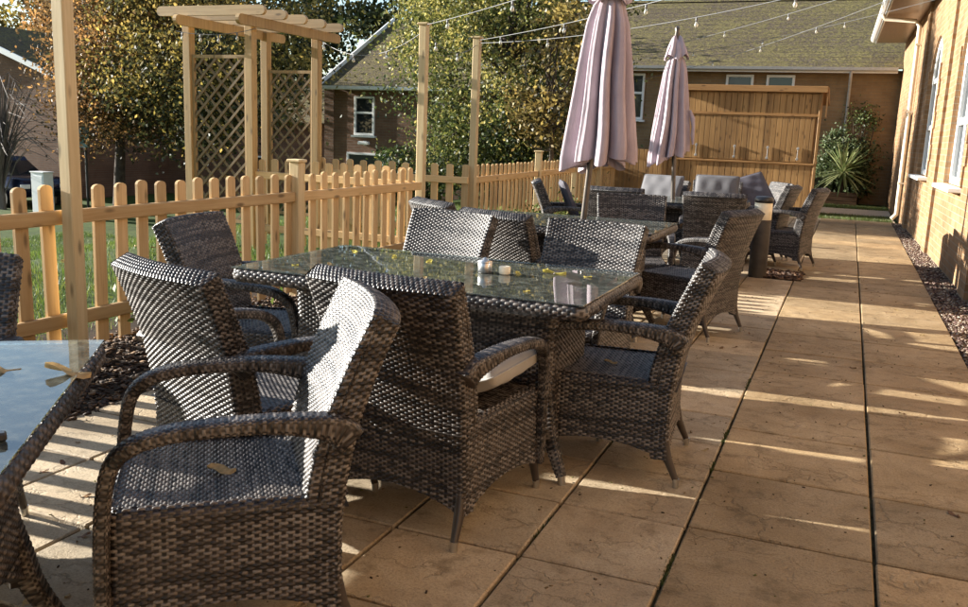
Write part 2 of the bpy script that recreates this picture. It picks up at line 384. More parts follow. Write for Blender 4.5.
def weave_grid(P, U, V, s=.021, h=.011, amp=.0055, wrap=False, flip=False):
    """P (n,m,3) base surface; U, V metres; n runs along u. Returns V, F, uv, col of the displaced surface."""
    if wrap: Pu = (np.roll(P, -1, 0) - np.roll(P, 1, 0))
    else: Pu = np.gradient(P, axis=0)
    Pv = np.gradient(P, axis=1); N = np.cross(Pu, Pv); N /= np.linalg.norm(N, axis=2, keepdims=True) + 1e-12
    if flip: N = -N
    d, col = weave(U, V, s, h)
    Q = P + N * (d * amp)[..., None]
    n, m = U.shape; idx = np.arange(n * m).reshape(n, m)
    if wrap: a = idx; b = np.roll(idx, -1, 0)
    else: a = idx[:-1]; b = idx[1:]
    F = np.stack([a[:, :-1], b[:, :-1], b[:, 1:], a[:, 1:]], -1).reshape(-1, 4)
    if flip: F = F[:, ::-1]
    return Q.reshape(-1, 3), F, np.stack([U, V], -1).reshape(-1, 2), col.reshape(-1, 3)
def join_parts(parts):
    V, F, T, C = [], [], [], []; b = 0
    for v, f, t, c in parts: V.append(v); F.append(f + b); T.append(t); C.append(c); b += len(v)
    return np.concatenate(V), np.concatenate(F), np.concatenate(T), np.concatenate(C)
def rattan_mesh(name, parts):
    V, F, T, C = join_parts(parts); me = mesh_np(name, V, F, True, T, C); me.materials.append(RATTAN); return me
def flat_part(P, wrap=False, flip=False, col=(.03, .024, .02)):
    n, m, _ = P.shape; idx = np.arange(n * m).reshape(n, m)
    a, b = (idx, np.roll(idx, -1, 0)) if wrap else (idx[:-1], idx[1:])
    F = np.stack([a[:, :-1], b[:, :-1], b[:, 1:], a[:, 1:]], -1).reshape(-1, 4)
    if flip: F = F[:, ::-1]
    return P.reshape(-1, 3), F, np.zeros((n * m, 2)), np.tile(np.array(col), (n * m, 1))
def resample(pts, step, closed=False):
    pts = np.asarray(pts, float)
    if closed: pts = np.vstack([pts, pts[:1]])
    d = np.r_[0, np.cumsum(np.linalg.norm(np.diff(pts, axis=0), axis=1))]
    n = max(2, int(round(d[-1] / step)) + (0 if closed else 1))
    t = np.linspace(0, d[-1], n, endpoint=not closed)
    return np.stack([np.interp(t, d, pts[:, k]) for k in range(pts.shape[1])], 1), t, d[-1]
def rrect(hx, hy, r, n=8):
    P = []
    for cx, cy, a0 in ((hx - r, hy - r, 0), (-hx + r, hy - r, 90), (-hx + r, -hy + r, 180), (hx - r, -hy + r, 270)):
        for k in range(n + 1): a = rad(a0 + 90 * k / n); P.append((cx + r * math.cos(a), cy + r * math.sin(a)))
    return np.array(P)
def sweep(path, wx, wy, step=.0026, s=.014, h=.0085, amp=.0032, side=(1, 0, 0), caps=True, nring=56):
    """woven tube along a path; wx, wy half widths per path point."""
    path = np.asarray(path, float); q = np.column_stack([path, wx, wy])
    # smooth the control polygon (Catmull-Rom)
    ctl = np.vstack([2 * q[0] - q[1], q, 2 * q[-1] - q[-2]]); sm = []
    for i in range(1, len(ctl) - 2):
        for t in np.linspace(0, 1, 12, endpoint=False):
            a, b, c, d = ctl[i - 1], ctl[i], ctl[i + 1], ctl[i + 2]
            sm.append(.5 * (2 * b + (c - a) * t + (2 * a - 5 * b + 4 * c - d) * t * t + (3 * b - a - 3 * c + d) * t ** 3))
    sm.append(q[-1]); q, tt, Ltot = resample(np.array(sm), step)
    p = q[:, :3]; T = np.gradient(p, axis=0); T /= np.linalg.norm(T, axis=1, keepdims=True)
    Sx = np.tile(np.array(side, float), (len(p), 1)); Sx -= T * (Sx * T).sum(1, keepdims=True); Sx /= np.linalg.norm(Sx, axis=1, keepdims=True)
    Sy = np.cross(T, Sx); an = np.linspace(0, 2 * math.pi, nring, endpoint=False)
    ca, sa = np.cos(an), np.sin(an); e = .45
    cx = np.sign(ca) * np.abs(ca) ** e; cy = np.sign(sa) * np.abs(sa) ** e
    P = p[None] + Sx[None] * (cx[:, None] * q[None, :, 3])[..., None] + Sy[None] * (cy[:, None] * q[None, :, 4])[..., None]
    per = 2 * s * max(2, round(4 * (wx[0] + wy[0]) / (2 * s)))
    U = np.repeat((np.arange(nring) / nring * per)[:, None], len(p), 1); V = np.repeat(tt[None], nring, 0)
    parts = [weave_grid(P, U, V, s, h, amp, wrap=True)]
    if caps:
        for k in (0, -1):
            c = P[:, k].mean(0); ring = np.stack([P[:, k], np.repeat(c[None], nring, 0)], 1)
            parts.append(flat_part(ring, True, k == 0, (.09, .065, .05)))
    return parts

# ------------------------------------------------------------------ the rattan dining armchair (sitter looks along +Y, origin on the ground)
def chair_meshes():
    M = {}
    ws = lambda z: np.interp(z, [0, .12, .3, .45, .7, .9], [.270, .266, .256, .258, .266, .278])
    yr = lambda z: np.interp(z, [0, .08, .2, .32, .45, .60, .75, .90], [-.295, -.288, -.280, -.280, -.292, -.320, -.372, -.435])
    th = lambda z: np.interp(z, [0, .3, .5, .9], [.10, .10, .095, .075])
    cc = lambda z: np.interp(z, [0, .35, .6, .9], [0, .004, .022, .040])
    # backrest: closed loop in plan, swept from the floor edge up to the rolled rim
    base = rrect(.27, .05, .013, 5); loop, t, per = resample(base, .0028, True)
    s0 = .0165; perU = 2 * s0 * round(per / (2 * s0)); U1 = t / per * perU
    a = loop[:, 0] / .27; b = loop[:, 1] / .05
    ztop = .862 + .016 * b
    zb = .105 + .055 * np.clip(1 - a ** 2 * 1.05, 0, 1); zb = np.where(b > .3, .30, zb)
    nv = 420; vn = np.linspace(0, 1, nv)
    Z = zb[:, None] + (ztop - zb)[:, None] * vn[None]
    X = a[:, None] * ws(Z); Y = yr(Z) + th(Z) * (b[:, None] + 1) / 2 - cc(Z) * (1 - a[:, None] ** 2)
    P = np.stack([X, Y, Z], -1); U = np.repeat(U1[:, None], nv, 1)
    parts = [weave_grid(P, U, Z, s0, .0086, .0046, wrap=True)]
    # rim: bands running front to back over a rounded top
    na = 300; nb = 40; A = np.linspace(-1.0, 1.0, na); B = np.linspace(-1, 1, nb)
    Z = (.862 + .016 * B[None] + (.006 * np.sqrt(np.clip(1 - B[None] ** 2, 0, 1))) * (1 - A[:, None] ** 10) - .006 * A[:, None] ** 10)
    X = A[:, None] * ws(Z); Y = yr(Z) + th(Z) * (B[None] + 1) / 2 - cc(Z) * (1 - A[:, None] ** 2)
    P = np.stack([X, Y, Z], -1); U = np.repeat(((B + 1) * .045)[None], na, 0); V = np.repeat((A * .285)[:, None], nb, 1)
    parts.append(weave_grid(P, U, V, .0165, .0086, .004, flip=False))
    M['backrest'] = rattan_mesh('backrest', parts)
    # skirt round the seat: left side, front, right side, arched bottom edge
    hx, hy, r = .260, .287, .045
    path = [(-hx, -.27)] + [(-hx + r - r * math.cos(q), hy - r + r * math.sin(q)) for q in np.linspace(0, math.pi / 2, 8)] \
        + [(hx - r + r * math.sin(q), hy - r + r * math.cos(q)) for q in np.linspace(0, math.pi / 2, 8)] + [(hx, -.27)]
    pl, t, per = resample(path, .0028)
    T = np.gradient(pl, axis=0); T /= np.linalg.norm(T, axis=1, keepdims=True); Nn = np.stack([-T[:, 1], T[:, 0]], 1)   # left normal = outwards (path runs clockwise)
    side = np.abs(pl[:, 0]) > np.abs(pl[:, 1] - .0) * .9
    sa = np.where(np.abs(pl[:, 0]) > hx - .02, (pl[:, 1] + .0) / .285, pl[:, 0] / .262)
    zb = .105 + .055 * np.clip(1 - sa ** 2 * 1.05, 0, 1)
    nv = 180; vn = np.linspace(0, 1, nv); L_ = .425
    Z0 = zb[:, None] + (L_ - zb)[:, None] * vn[None]
    roll = np.clip((Z0 - .385) / .04, 0, 1)
    Zs = np.where(Z0 > .385, .385 + .024 * np.sin(roll * math.pi / 2), Z0)
    off = np.interp(Z0, [.1, .2, .32, .385], [.010, .002, -.002, 0]) - .026 * (1 - np.cos(roll * math.pi / 2))
    P = np.concatenate([pl[:, None] + Nn[:, None] * off[..., None], Zs[..., None]], 2)
    U = np.repeat(t[:, None], nv, 1)
    parts = [weave_grid(P, U, Z0, s0, .0086, .0046, flip=True)]
    inn = np.concatenate([np.repeat((pl - Nn * .022)[::6, None], 6, 1), (zb[::6, None] + (.38 - zb[::6, None]) * np.linspace(0, 1, 6)[None])[..., None]], 2)
    parts.append(flat_part(inn))
    edge = np.stack([np.column_stack([pl + Nn * .008, zb]), np.column_stack([pl - Nn * .022, zb])], 1)
    parts.append(flat_part(edge))
    M['seat_skirt'] = rattan_mesh('seat_skirt', parts)
    # seat
    nu, nv = 190, 300; x = np.linspace(-.25, .25, nu); y = np.linspace(-.30, .272, nv)
    X, Y = np.meshgrid(x, y, indexing='ij'); Z = .404 - .012 * (1 - (X / .25) ** 2) * (1 - (np.clip((Y + .02) / .29, -1, 1)) ** 2)
    parts = [weave_grid(np.stack([X, Y, Z], -1), X + .5, Y + .5, .0165, .0086, .004)]
    parts.append(flat_part(np.stack([X, Y, 0 * X + .375], -1)[::27, ::23], flip=True))
    M['seat'] = rattan_mesh('seat', parts)
    for sg, nm in ((-1, 'l'), (1, 'r')):
        pth = [(.260, -.298, .560), (.266, -.270, .588), (.275, -.21, .604), (.282, -.10, .616), (.284, .03, .614), (.284, .13, .604), (.283, .205, .580), (.281, .250, .535), (.278, .270, .45), (.273, .279, .34), (.270, .283, .22), (.266, .287, .11)]
        wx = [.030, .030, .030, .030, .029, .028, .024, .020, .017, .016, .016, .016]; wy = [.040, .036, .027, .019, .017, .017, .017, .017, .016, .016, .016, .016]
        M['armrest_' + nm] = rattan_mesh('armrest', sweep([(sg * p[0], p[1], p[2]) for p in pth], wx, wy))
    return M
CM = chair_meshes()
def leg_mesh(sx, sy):
    b = MB(); x0, y0 = sx * .245, sy * .275; y0 = -.262 if sy < 0 else .268; ye = -.322 if sy < 0 else .298
    b.tube([(x0, y0, .20), (x0 + sx * .004, y0 + (ye - y0) * .35, .11), (x0 + sx * .01, ye, .028)], [.019, .018, .0125], 12); return b.mesh('leg', plain_leg)
plain_leg = plain('dark_brown_leg', (.04, .03, .024), .4)
LEGS = {}; CAPS = {}
for sx in (-1, 1):
    for sy in (-1, 1):
        LEGS[sx, sy] = leg_mesh(sx, sy); c = MB(); ye = -.322 if sy < 0 else .298
        c.tube([(sx * .255, ye, .034), (sx * .256, ye + sy * .002, 0)], [.0138, .012], 12); CAPS[sx, sy] = c.mesh('foot_cap', STEEL)
def make_chair():
    t = thing('rattan_armchair', 'x', 'chair')
    link('seat_skirt', CM['seat_skirt'], t); link('seat', CM['seat'], t); link('backrest', CM['backrest'], t)
    link('armrest', CM['armrest_l'], t); link('armrest', CM['armrest_r'], t)
    for k in LEGS: lg = link('leg', LEGS[k], t); link('foot_cap', CAPS[k], lg)
    return t
_proto = []
CHGROUP = 'rattan armchairs around the patio tables'
def chair(label, x, y, yaw):
    if not _proto: o = make_chair(); _proto.append(o)
    else: o = copy_tree(_proto[0])
    o.location = (x, y, 0); o.rotation_euler = (0, 0, rad(yaw)); o['label'] = label; o['group'] = CHGROUP
    return o

# ------------------------------------------------------------------ the glass-topped rattan table (centre origin, length along X)
def table_meshes(Lx, Ly, key):
    D = {}; z = .74
    g = MB(); g.cur = 0; g.box((0, 0, z - .003), (Lx, Ly, .006), bev=.0015); D['glass_top'] = g.mesh('glass_top', GLASS)
    e = MB(); e.add([], []); 
    # woven top board under the glass and rolled rim round it
    nu, nv = int(Lx / .005), int(Ly / .0042); x = np.linspace(-Lx / 2 + .03, Lx / 2 - .03, nu); y = np.linspace(-Ly / 2 + .03, Ly / 2 - .03, nv)
    X, Y = np.meshgrid(x, y, indexing='ij')
    D['tabletop'] = rattan_mesh('tabletop', [weave_grid(np.stack([X, Y, 0 * X + z - .014], -1), X + 2, Y + 2, .024, .014, .004), flat_part(np.stack([X, Y, 0 * X + z - .04], -1)[::20, ::20], flip=True)])
    lp, t, per = resample(rrect(Lx / 2 - .012, Ly / 2 - .012, .03), .0032, True); s = .0165; U1 = t / per * 2 * s * round(per / (2 * s))
    T = np.roll(lp, -1, 0) - np.roll(lp, 1, 0); T /= np.linalg.norm(T, axis=1, keepdims=True); Nn = np.stack([T[:, 1], -T[:, 0]], 1)
    ph = np.linspace(-.5, 1.5, 40); off = .012 * np.cos(ph * math.pi) ; 
    vv = np.linspace(0, 1, 34); an = (vv * 250 - 160) * math.pi / 180
    ro = .018 * np.cos(an); rz = .026 * np.sin(an)
    P = np.concatenate([lp[:, None] + Nn[:, None] * ro[None, :, None], np.repeat((z - .034 + rz)[None, :, None], len(lp), 0)], 2)
    D['rim'] = rattan_mesh('rim', [weave_grid(P, np.repeat(U1[:, None], 34, 1), np.repeat((vv * .095)[None], len(lp), 0), s, .0095, .0036, wrap=True)])
    # woven pedestal with an arched lower edge standing on four flared feet
    px, py = Lx / 2 - .17, Ly / 2 - .215
    lp, t, per = resample(rrect(px, py, .035), .0032, True); U1 = t / per * 2 * s * round(per / (2 * s))
    lon = np.abs(lp[:, 1]) > py - .02; sa = np.where(lon, lp[:, 0] / px, lp[:, 1] / py); NV = 220
    zb = .17 + .11 * np.clip(1 - sa ** 2, 0, 1); vn = np.linspace(0, 1, NV); Z = zb[:, None] + (.70 - zb)[:, None] * vn
    k = 1 + .03 * np.clip((.27 - Z) / .12, 0, 1) ** 2 + .03 * np.clip((Z - .5) / .2, 0, 1) ** 2
    P = np.concatenate([lp[:, None] * k[..., None], Z[..., None]], 2)
    inn = lp * .96; I = np.stack([np.column_stack([inn, zb]), np.column_stack([inn, 0 * zb + .7])], 1)
    Eg = np.stack([np.column_stack([lp * k[:, :1], zb]), np.column_stack([inn, zb])], 1)
    D['pedestal'] = rattan_mesh('pedestal', [weave_grid(P, np.repeat(U1[:, None], NV, 1), Z, s, .0095, .0042, wrap=True), flat_part(I, True, True), flat_part(Eg, True)])
    for sx in (-1, 1):
        for sy in (-1, 1):
            x0, y0 = sx * (px - .012), sy * (py - .012)
            pth = [(x0 - sx * .03, y0 - sy * .03, .52), (x0 - sx * .02, y0 - sy * .02, .38), (x0 + sx * .002, y0 + sy * .002, .26), (x0 + sx * .03, y0 + sy * .022, .15), (x0 + sx * .085, y0 + sy * .055, .03)]
            D['leg', sx, sy] = rattan_mesh('leg', sweep(pth, [.026, .027, .028, .024, .017], [.026, .027, .028, .024, .017], nring=48))
            c = MB(); c.tube([(x0 + sx * .085, y0 + sy * .055, .036), (x0 + sx * .09, y0 + sy * .058, 0)], [.0175, .015], 12); D['cap', sx, sy] = c.mesh('foot_cap', STEEL)
    return D
_tm = {}
def table(label, x, y, yaw, Lx, Ly):
    k = (Lx, Ly)
    if k not in _tm: _tm[k] = table_meshes(Lx, Ly, k)
    D = _tm[k]; t = thing('dining_table', label, 'table', (x, y, 0), rad(yaw), 'glass topped rattan tables')
    for n in ('glass_top', 'tabletop', 'rim', 'pedestal'): link(n, D[n], t)
    for sx in (-1, 1):
        for sy in (-1, 1): lg = link('leg', D['leg', sx, sy], t); link('foot_cap', D['cap', sx, sy], lg)
    return t

# ================================================================== THE SETTING
# terrain: level by the patio, falling away beyond the fence to the left; reaches the horizon
def terrain_z(X, Y):
    d = np.clip((-X - 6.2) / 9.0, 0, 1); f = d * d * (3 - 2 * d); return -.03 - 1.35 * f
def lin(a, b, n, far):
    return np.r_[np.array([-far, -far * .4]), np.linspace(a, b, n), np.array([far * .4, far])]
gx = lin(-45, 12, 96, 900); gy = lin(-15, 55, 80, 900); GX, GY = np.meshgrid(gx, gy, indexing='ij')
GZ = terrain_z(GX, GY) + .02 * np.sin(GX * 1.7 + GY * .6) * np.cos(GY * 1.3) * (GX < -5)
GZ = np.where((GX > -5.0), -.05, GZ)
v, f, _, _ = flat_part(np.stack([GX, GY, GZ], -1))
tag(link('lawn', mesh_np('lawn', v, f, True), None, None, LAWN), kind='structure')

def paving(name, xs, ys, mat, gap):
    V, F, C = [], [], []
    for i in range(len(xs) - 1):
        for j in range(len(ys) - 1):
            b = MB(); g = gap / 2 * random.uniform(.7, 1.3)
            dx, dy = xs[i + 1] - xs[i] - 2 * g, ys[j + 1] - ys[j] - 2.6 * g
            b.box(((xs[i] + xs[i + 1]) / 2, (ys[j] + ys[j + 1]) / 2, -.02 + random.uniform(-.0015, .0015)), (dx, dy, .04), Matrix.Rotation(random.uniform(-.003, .003), 3, 'Z'), .005)
            V.append((b.v, b.f)); C.append((random.random(), random.random(), random.random()))
    vs, fs, cs = [], [], []
    for (vv, ff), c in zip(V, C):
        n = len(vs); vs += vv; fs += [tuple(n + q for q in f) for f in ff]; cs += [c] * len(vv)
    me = bpy.data.meshes.new(name); me.from_pydata(vs, [], fs); a = me.attributes.new('Col', 'FLOAT_COLOR', 'POINT')
    a.data.foreach_set('color', np.column_stack([np.array(cs), np.ones(len(cs))]).astype(np.float32).ravel()); me.materials.append(mat); me.update()
    return tag(link(name, me), kind='structure')
b = MB(); b.box((-1.35, 8.6, -.05), (4.5, 18, .06)); tag(b.build('paving_bed', JOINT), kind='structure')   # top face at z = -0.02
py = [2.965 + .595 * k for k in range(-6, 26)]; py = [y for y in py if y < 17.9]
paving('path', [-.392, .213, .823], py, SLABP, .011)
px_ = [-.392 - .4497 * k for k in range(0, 7)][::-1]; pyy = [2.952 + .4575 * k for k in range(-7, 33)]
paving('patio', px_, pyy, SLABT, .011)
# paler slab strip and grass verge beyond the path end
b = MB(); b.box((-.05, 20.2, -.045), (1.9, 5.2, .05)); b.box((-.9, 20.2, -.045), (1.5, 5.2, .045)); tag(b.build('end_paving', PALESLAB), kind='structure')

def scatter_chips(name, n, xr, yr, z, sizes, cols, stretch=2.0, zf=None):
    """small irregular chips lying on the ground as one mesh"""
    c = RNG.uniform(0, 1, (n, 2)); X = xr[0] + c[:, 0] * (xr[1] - xr[0]); Y = yr[0] + c[:, 1] * (yr[1] - yr[0])
    sz = RNG.uniform(*sizes, n); base = np.array([(-1, -1, -1), (1, -1, -1), (1, 1, -1), (-1, 1, -1), (-1, -1, 1), (1, -1, 1), (1, 1, 1), (-1, 1, 1)], float) * .5
    jit = RNG.uniform(.55, 1.15, (n, 8, 3)); Vv = base[None] * jit * np.stack([sz * stretch, sz, sz * .55], -1)[:, None]
    a = RNG.uniform(0, 6.28, n); t = RNG.uniform(-.4, .4, n); ca, sa, ct, st = np.cos(a), np.sin(a), np.cos(t), np.sin(t)
    x, y, zz = Vv[..., 0], Vv[..., 1], Vv[..., 2]; x, zz = x * ct[:, None] - zz * st[:, None], x * st[:, None] + zz * ct[:, None]
    x, y = x * ca[:, None] - y * sa[:, None], x * sa[:, None] + y * ca[:, None]
    zb = (z if zf is None else zf(X, Y)) + sz * RNG.uniform(0, .6, n)
    W = np.stack([x + X[:, None], y + Y[:, None], zz + (zb if np.ndim(zb) else np.full(n, zb))[:, None]], -1).reshape(-1, 3)
    q = np.array([(0, 3, 2, 1), (4, 5, 6, 7), (0, 1, 5, 4), (1, 2, 6, 5), (2, 3, 7, 6), (3, 0, 4, 7)]); F = (np.arange(n)[:, None, None] * 8 + q[None]).reshape(-1, 4)
    pal = np.array(cols); k = RNG.integers(0, len(pal), n); C = np.repeat(pal[k] * RNG.uniform(.7, 1.25, (n, 1)), 8, 0)
    return tag(link(name, mesh_np(name, W, F, False, None, C), None, None, CHIP), kind='stuff')
# soil and bark mulch along the picket fence, gravel under the brick wall, bark round the bollard
b = MB(); b.box((-3.80, 7.2, -.035), (1.40, 15.6, .05)); tag(b.build('mulch_bed', MULCHBASE), kind='structure')
tag(scatter_chips('bark_mulch', 17000, (-4.15, -3.06), (1.2, 12), -.008, (.007, .022), [(.06, .035, .02), (.10, .06, .035), (.035, .022, .015), (.16, .10, .055)]), 'dark bark mulch strewn along the foot of the picket fence', 'mulch')
b = MB(); b.box((.985, 9.4, -.040), (.30, 17.2, .05)); tag(b.build('gravel_bed', MULCHBASE), kind='structure')
tag(scatter_chips('gravel', 14000, (.825, 1.14), (2.2, 17.8), -.016, (.006, .021), [(.15, .10, .075), (.23, .17, .12), (.08, .05, .042), (.32, .27, .21), (.11, .065, .055)], 1.4), 'reddish brown gravel strip between the path and the brick wall', 'gravel')
b = MB(); b.box((-.57, 9.50, .002), (.50, .62, .008)); tag(b.build('bollard_bed', MULCHBASE), kind='structure')
tag(scatter_chips('bark_chips', 420, (-.81, -.33), (9.2, 9.8), .006, (.012, .03), [(.10, .055, .035), (.17, .10, .06), (.05, .03, .02)]), 'patch of brown bark chips around the bollard foot', 'bark chips')

tag(scatter_chips('grit', 1500, (-3.0, .82), (1.4, 12), .001, (.0025, .007), [(.10, .06, .03), (.18, .12, .06), (.06, .04, .025), (.12, .12, .03)], 1.8), 'tiny leaf crumbs and grit scattered over the paving', 'grit')
# lawn grass: blades beyond the fence
def blades(name, n, xr, yr, hr, wid, cols, dens=None, mat=None):
    X = RNG.uniform(*xr, n); Y = RNG.uniform(*yr, n)
    if dens is not None: k = RNG.uniform(0, 1, n) < dens(X, Y); X, Y = X[k], Y[k]; n = len(X)
    Z = np.where(X > -5.0, -.03, terrain_z(X, Y)); h = RNG.uniform(*hr, n); a = RNG.uniform(0, 6.28, n); l = RNG.uniform(0, .7, n) * h; la = RNG.uniform(0, 6.28, n)
    wv = np.stack([np.cos(a) * wid, np.sin(a) * wid, 0 * a], -1); p = np.stack([X, Y, Z], -1); tip = p + np.stack([np.cos(la) * l, np.sin(la) * l, h], -1)
    V = np.stack([p - wv, p + wv, tip], 1).reshape(-1, 3); F = np.arange(3 * n).reshape(-1, 3)
    pal = np.array(cols); C = np.repeat(pal[RNG.integers(0, len(pal), n)] * RNG.uniform(.7, 1.3, (n, 1)), 3, 0)
    return tag(link(name, mesh_np(name, V, F, False, None, C), None, None, mat or GRASSM), kind='stuff')
patch = lambda X, Y: .35 + .65 * (np.sin(X * 2.1 + Y) * np.cos(Y * 1.4 - X * .5) > -.35)
tag(blades('grass', 230000, (-17, -4.25), (2.0, 16), (.02, .075), .004, [(.06, .11, .016), (.10, .16, .025), (.17, .20, .04), (.05, .08, .018)], patch), 'green lawn grass seen through the picket fence', 'grass')
tag(blades('verge_grass', 9000, (-1.0, .85), (17.95, 19.3), (.02, .07), .005, [(.10, .15, .03), (.16, .18, .05), (.08, .11, .03)]), 'thin grass verge at the far end of the path', 'grass')
tag(blades('far_grass', 3500, (-.7, .9), (21.4, 22.1), (.03, .09), .006, [(.10, .16, .03), (.16, .19, .05)]), 'strip of grass in front of the rear brick house', 'grass')

# ------------------------------------------------------------------ picket fences
def picket_mesh(name, h, wd=.082, t=.019):
    b = MB(); r = wd / 2; n = 8; poly = [(-r, .03), (r, .03)] + [(r * math.cos(math.pi * k / n), h - r * .62 + r * .62 * math.sin(math.pi * k / n)) for k in range(n + 1)]
    b.prism(poly, 1, -t / 2, t / 2); return b.mesh(name, WOODF)
PICK = picket_mesh('picket', .95)
def post_mb(b, x, y, s, h, cap=True, z0=-.05):
    b.box((x, y, (h + z0) / 2), (s, s, h - z0), bev=.005)
    if cap: b.box((x, y, h + .012), (s + .03, s + .03, .022), bev=.006)
def fence(label, A, B, first, step, posts=(), rail_side=-1, skip=()):
    A = Vector((*A, 0)); B = Vector((*B, 0)); Ln = (B - A).length; rz = math.atan2(B.y - A.y, B.x - A.x)
    t = thing('picket_fence', label, 'fence', A, rz, 'wooden picket fences round the patio')
    for z in (.775, .20):
        # rails stop at the posts
        cuts = [0.0] + sorted(p for p, _ in posts) + [Ln]
        for a, c in zip(cuts[:-1], cuts[1:]):
            if c - a < .12: continue
            b = MB(); b.box((0, 0, 0), (c - a - .004, .034, .078), bev=.006)
            b.build('rail', WOODFXX, t, ((a + c) / 2, rail_side * .028, z))
    x = first
    while x < Ln - .02:
        if not any(abs(x - p) < .07 for p, _ in posts):
            o = link('picket', PICK, t, (x, 0, random.uniform(-.008, .008))); o.rotation_euler = (0, random.uniform(-.012, .012), 0)
        x += step
    for p, h in posts:
        b = MB(); post_mb(b, 0, 0, .085, h); b.build('fence_post', WOODP, t, (p, rail_side * .03, 0))
    return t
fence('near picket fence of honey coloured wood running along the left edge of the patio', (-3.98, 1.4), (-3.98, 8.04), .09, .172, [(2.22 - .0, 1.0), (4.47, 1.04)][1:])
fence('short picket fence standing crosswise from the second tall post towards the pergola', (-6.0, 8.14), (-4.05, 8.14), .08, .17)
fence('shaded picket fence crossing behind the third tall post towards the pergola', (-6.0, 9.36), (-4.03, 9.46), .07, .185)
fence('far picket fence continuing beyond the third tall post behind the lilac umbrellas', (-4.06, 9.70), (-4.42, 18.0), .10, .172, [(2.55, 1.08), (4.75, 1.08), (6.6, 1.08)])

def tall_post(label, x, y, h, s=.078):
    t = MB(); post_mb(t, 0, 0, s, h, True); o = t.build('tall_post', WOODP, None, (x, y, 0))
    return tag(o, label, 'post', 'tall posts carrying the string lights')
tall_post('tall pale square post nearest the camera, rising out of the picket fence', -3.875, 3.62, 2.55)
tall_post('tall square post at the end of the near picket fence', -3.99, 8.12, 2.33)
tall_post('tall square post where the far picket fence begins', -4.03, 9.56, 2.36)
tall_post('tall slim post half hidden behind the front umbrella', -4.47, 17.6, 2.9)

# ------------------------------------------------------------------ pergola with two trellis sides
pg = thing('garden_pergola', 'timber garden pergola with two trellis sides standing beyond the picket fence', 'pergola', (-6.4, 8.7, 0))
def P_(x, y): return (x + 6.4, y - 8.7)
PP = [(-6.85, 8.1), (-6.03, 8.1), (-6.70, 9.3), (-5.98, 9.3)]
for x, y in PP:
    b = MB(); b.box((0, 0, 1.16), (.095, .095, 2.5), bev=.006); b.build('pergola_post', WOODG, pg, (*P_(x, y), 0))
def beam_poly(L, h):      # rounded ends
    P = [(-L / 2 + .05, -h / 2), (L / 2 - .05, -h / 2)] + [(L / 2 - h * .5 + h * .5 * math.cos(a), h * .5 * math.sin(a)) for a in np.linspace(-1.2, math.pi / 2, 7)] + [(-L / 2 + h * .5 - h * .5 * math.cos(a), h * .5 * math.sin(a)) for a in np.linspace(math.pi / 2, -1.2, 7)]
    return P
for x in (-6.80, -6.00):
    b = MB(); b.prism(beam_poly(1.98, .105), 0, -.022, .022); b.build('pergola_beam', WOODG, pg, (x + 6.4 + .07, .03, 2.37))
for y in np.linspace(7.94, 9.46, 5):
    b = MB(); b.prism(beam_poly(1.40, .10), 1, -.022, .022); b.build('rafter', WOODGX, pg, (-.02, y - 8.7, 2.475))
def trellis(x0, x1, y, z0, z1):
    fr = MB(); w_ = .035
    for z in (z0, z1): fr.box(((x0 + x1) / 2, 0, z), (x1 - x0, .035, w_))
    for x in (x0, x1): fr.box((x, .0, (z0 + z1) / 2), (w_, .037, z1 - z0 + w_))
    o = fr.build('trellis_frame', WOODG, pg, (6.4, y - 8.7, 0))
    la = MB(); W, H = x1 - x0, z1 - z0
    for sg, yy in ((1, -.008), (-1, .008)):
        c = -H
        while c < W + H:
            # line x = x0 + c + sg*(z-z0)  clipped to the frame
            lo, hi = (0, H) if sg > 0 else (0, H); pts = []
            za, zb_ = sorted(((0 - c) / sg, (W - c) / sg)); za, zb_ = max(0, za), min(H, zb_)
            if zb_ - za > .03:
                p0 = Vector((x0 + c + sg * za, yy, z0 + za)); p1 = Vector((x0 + c + sg * zb_, yy, z0 + zb_)); d = p1 - p0; mid = (p0 + p1) / 2
                la.box(mid, (d.length, .009, .026), Matrix.Rotation(-math.atan2(d.z, d.x), 3, 'Y'))
            c += .165
    la.build('lattice', WOODT, o)
trellis(-6.79, -6.09, 8.1, .25, 2.02); trellis(-6.64, -6.04, 9.3, .25, 1.95)

# ------------------------------------------------------------------ timber bar shed at the far end
sh = thing('bar_shed', 'closed timber bar shed with board front, hatch and counter shelf at the patio end', 'shed', (-2.09, 18.4, 0))
W = 2.92
b = MB(); b.box((0, .62, 1.16), (W - .04, 1.2, 2.32)); b.build('wall', WOODS, sh)
k = 0; x = -W / 2
bd = MB()
while x < W / 2 - .01:                                  # vertical tongue and groove boards
    wd = min(.115, W / 2 - x); bd.box((x + wd / 2, -.004, .48), (wd - .008, .022, .94), bev=.004); x += .115
bd.build('front_boards', WOODS, sh)
x = -W / 2; bd = MB()
while x < W / 2 - .01:
    wd = min(.115, W / 2 - x); bd.box((x + wd / 2, -.004, 2.10), (wd - .008, .022, .38), bev=.004); x += .115
bd.build('head_boards', WOODS, sh)
x = -W / 2 + .06; bd = MB()
while x < W / 2 - .08:
    wd = min(.105, W / 2 - .06 - x); bd.box((x + wd / 2, -.006, 1.43), (wd - .007, .024, .86), bev=.004); x += .105
hat = bd.build('hatch', WOODS, sh)
b = MB(); b.box((0, -.022, .965), (W, .04, .04), bev=.006); b.build('counter_shelf', WOODSX, sh)
b = MB(); b.box((0, -.018, 1.885), (W, .026, .045), bev=.006); b.build('hatch_batten', WOODSX, sh)
for sx in (-1, 1):
    b = MB(); b.box((sx * (W / 2 + .012), .0, 1.18), (.05, .07, 2.36), bev=.006); b.build('corner_post', WOODS, sh)
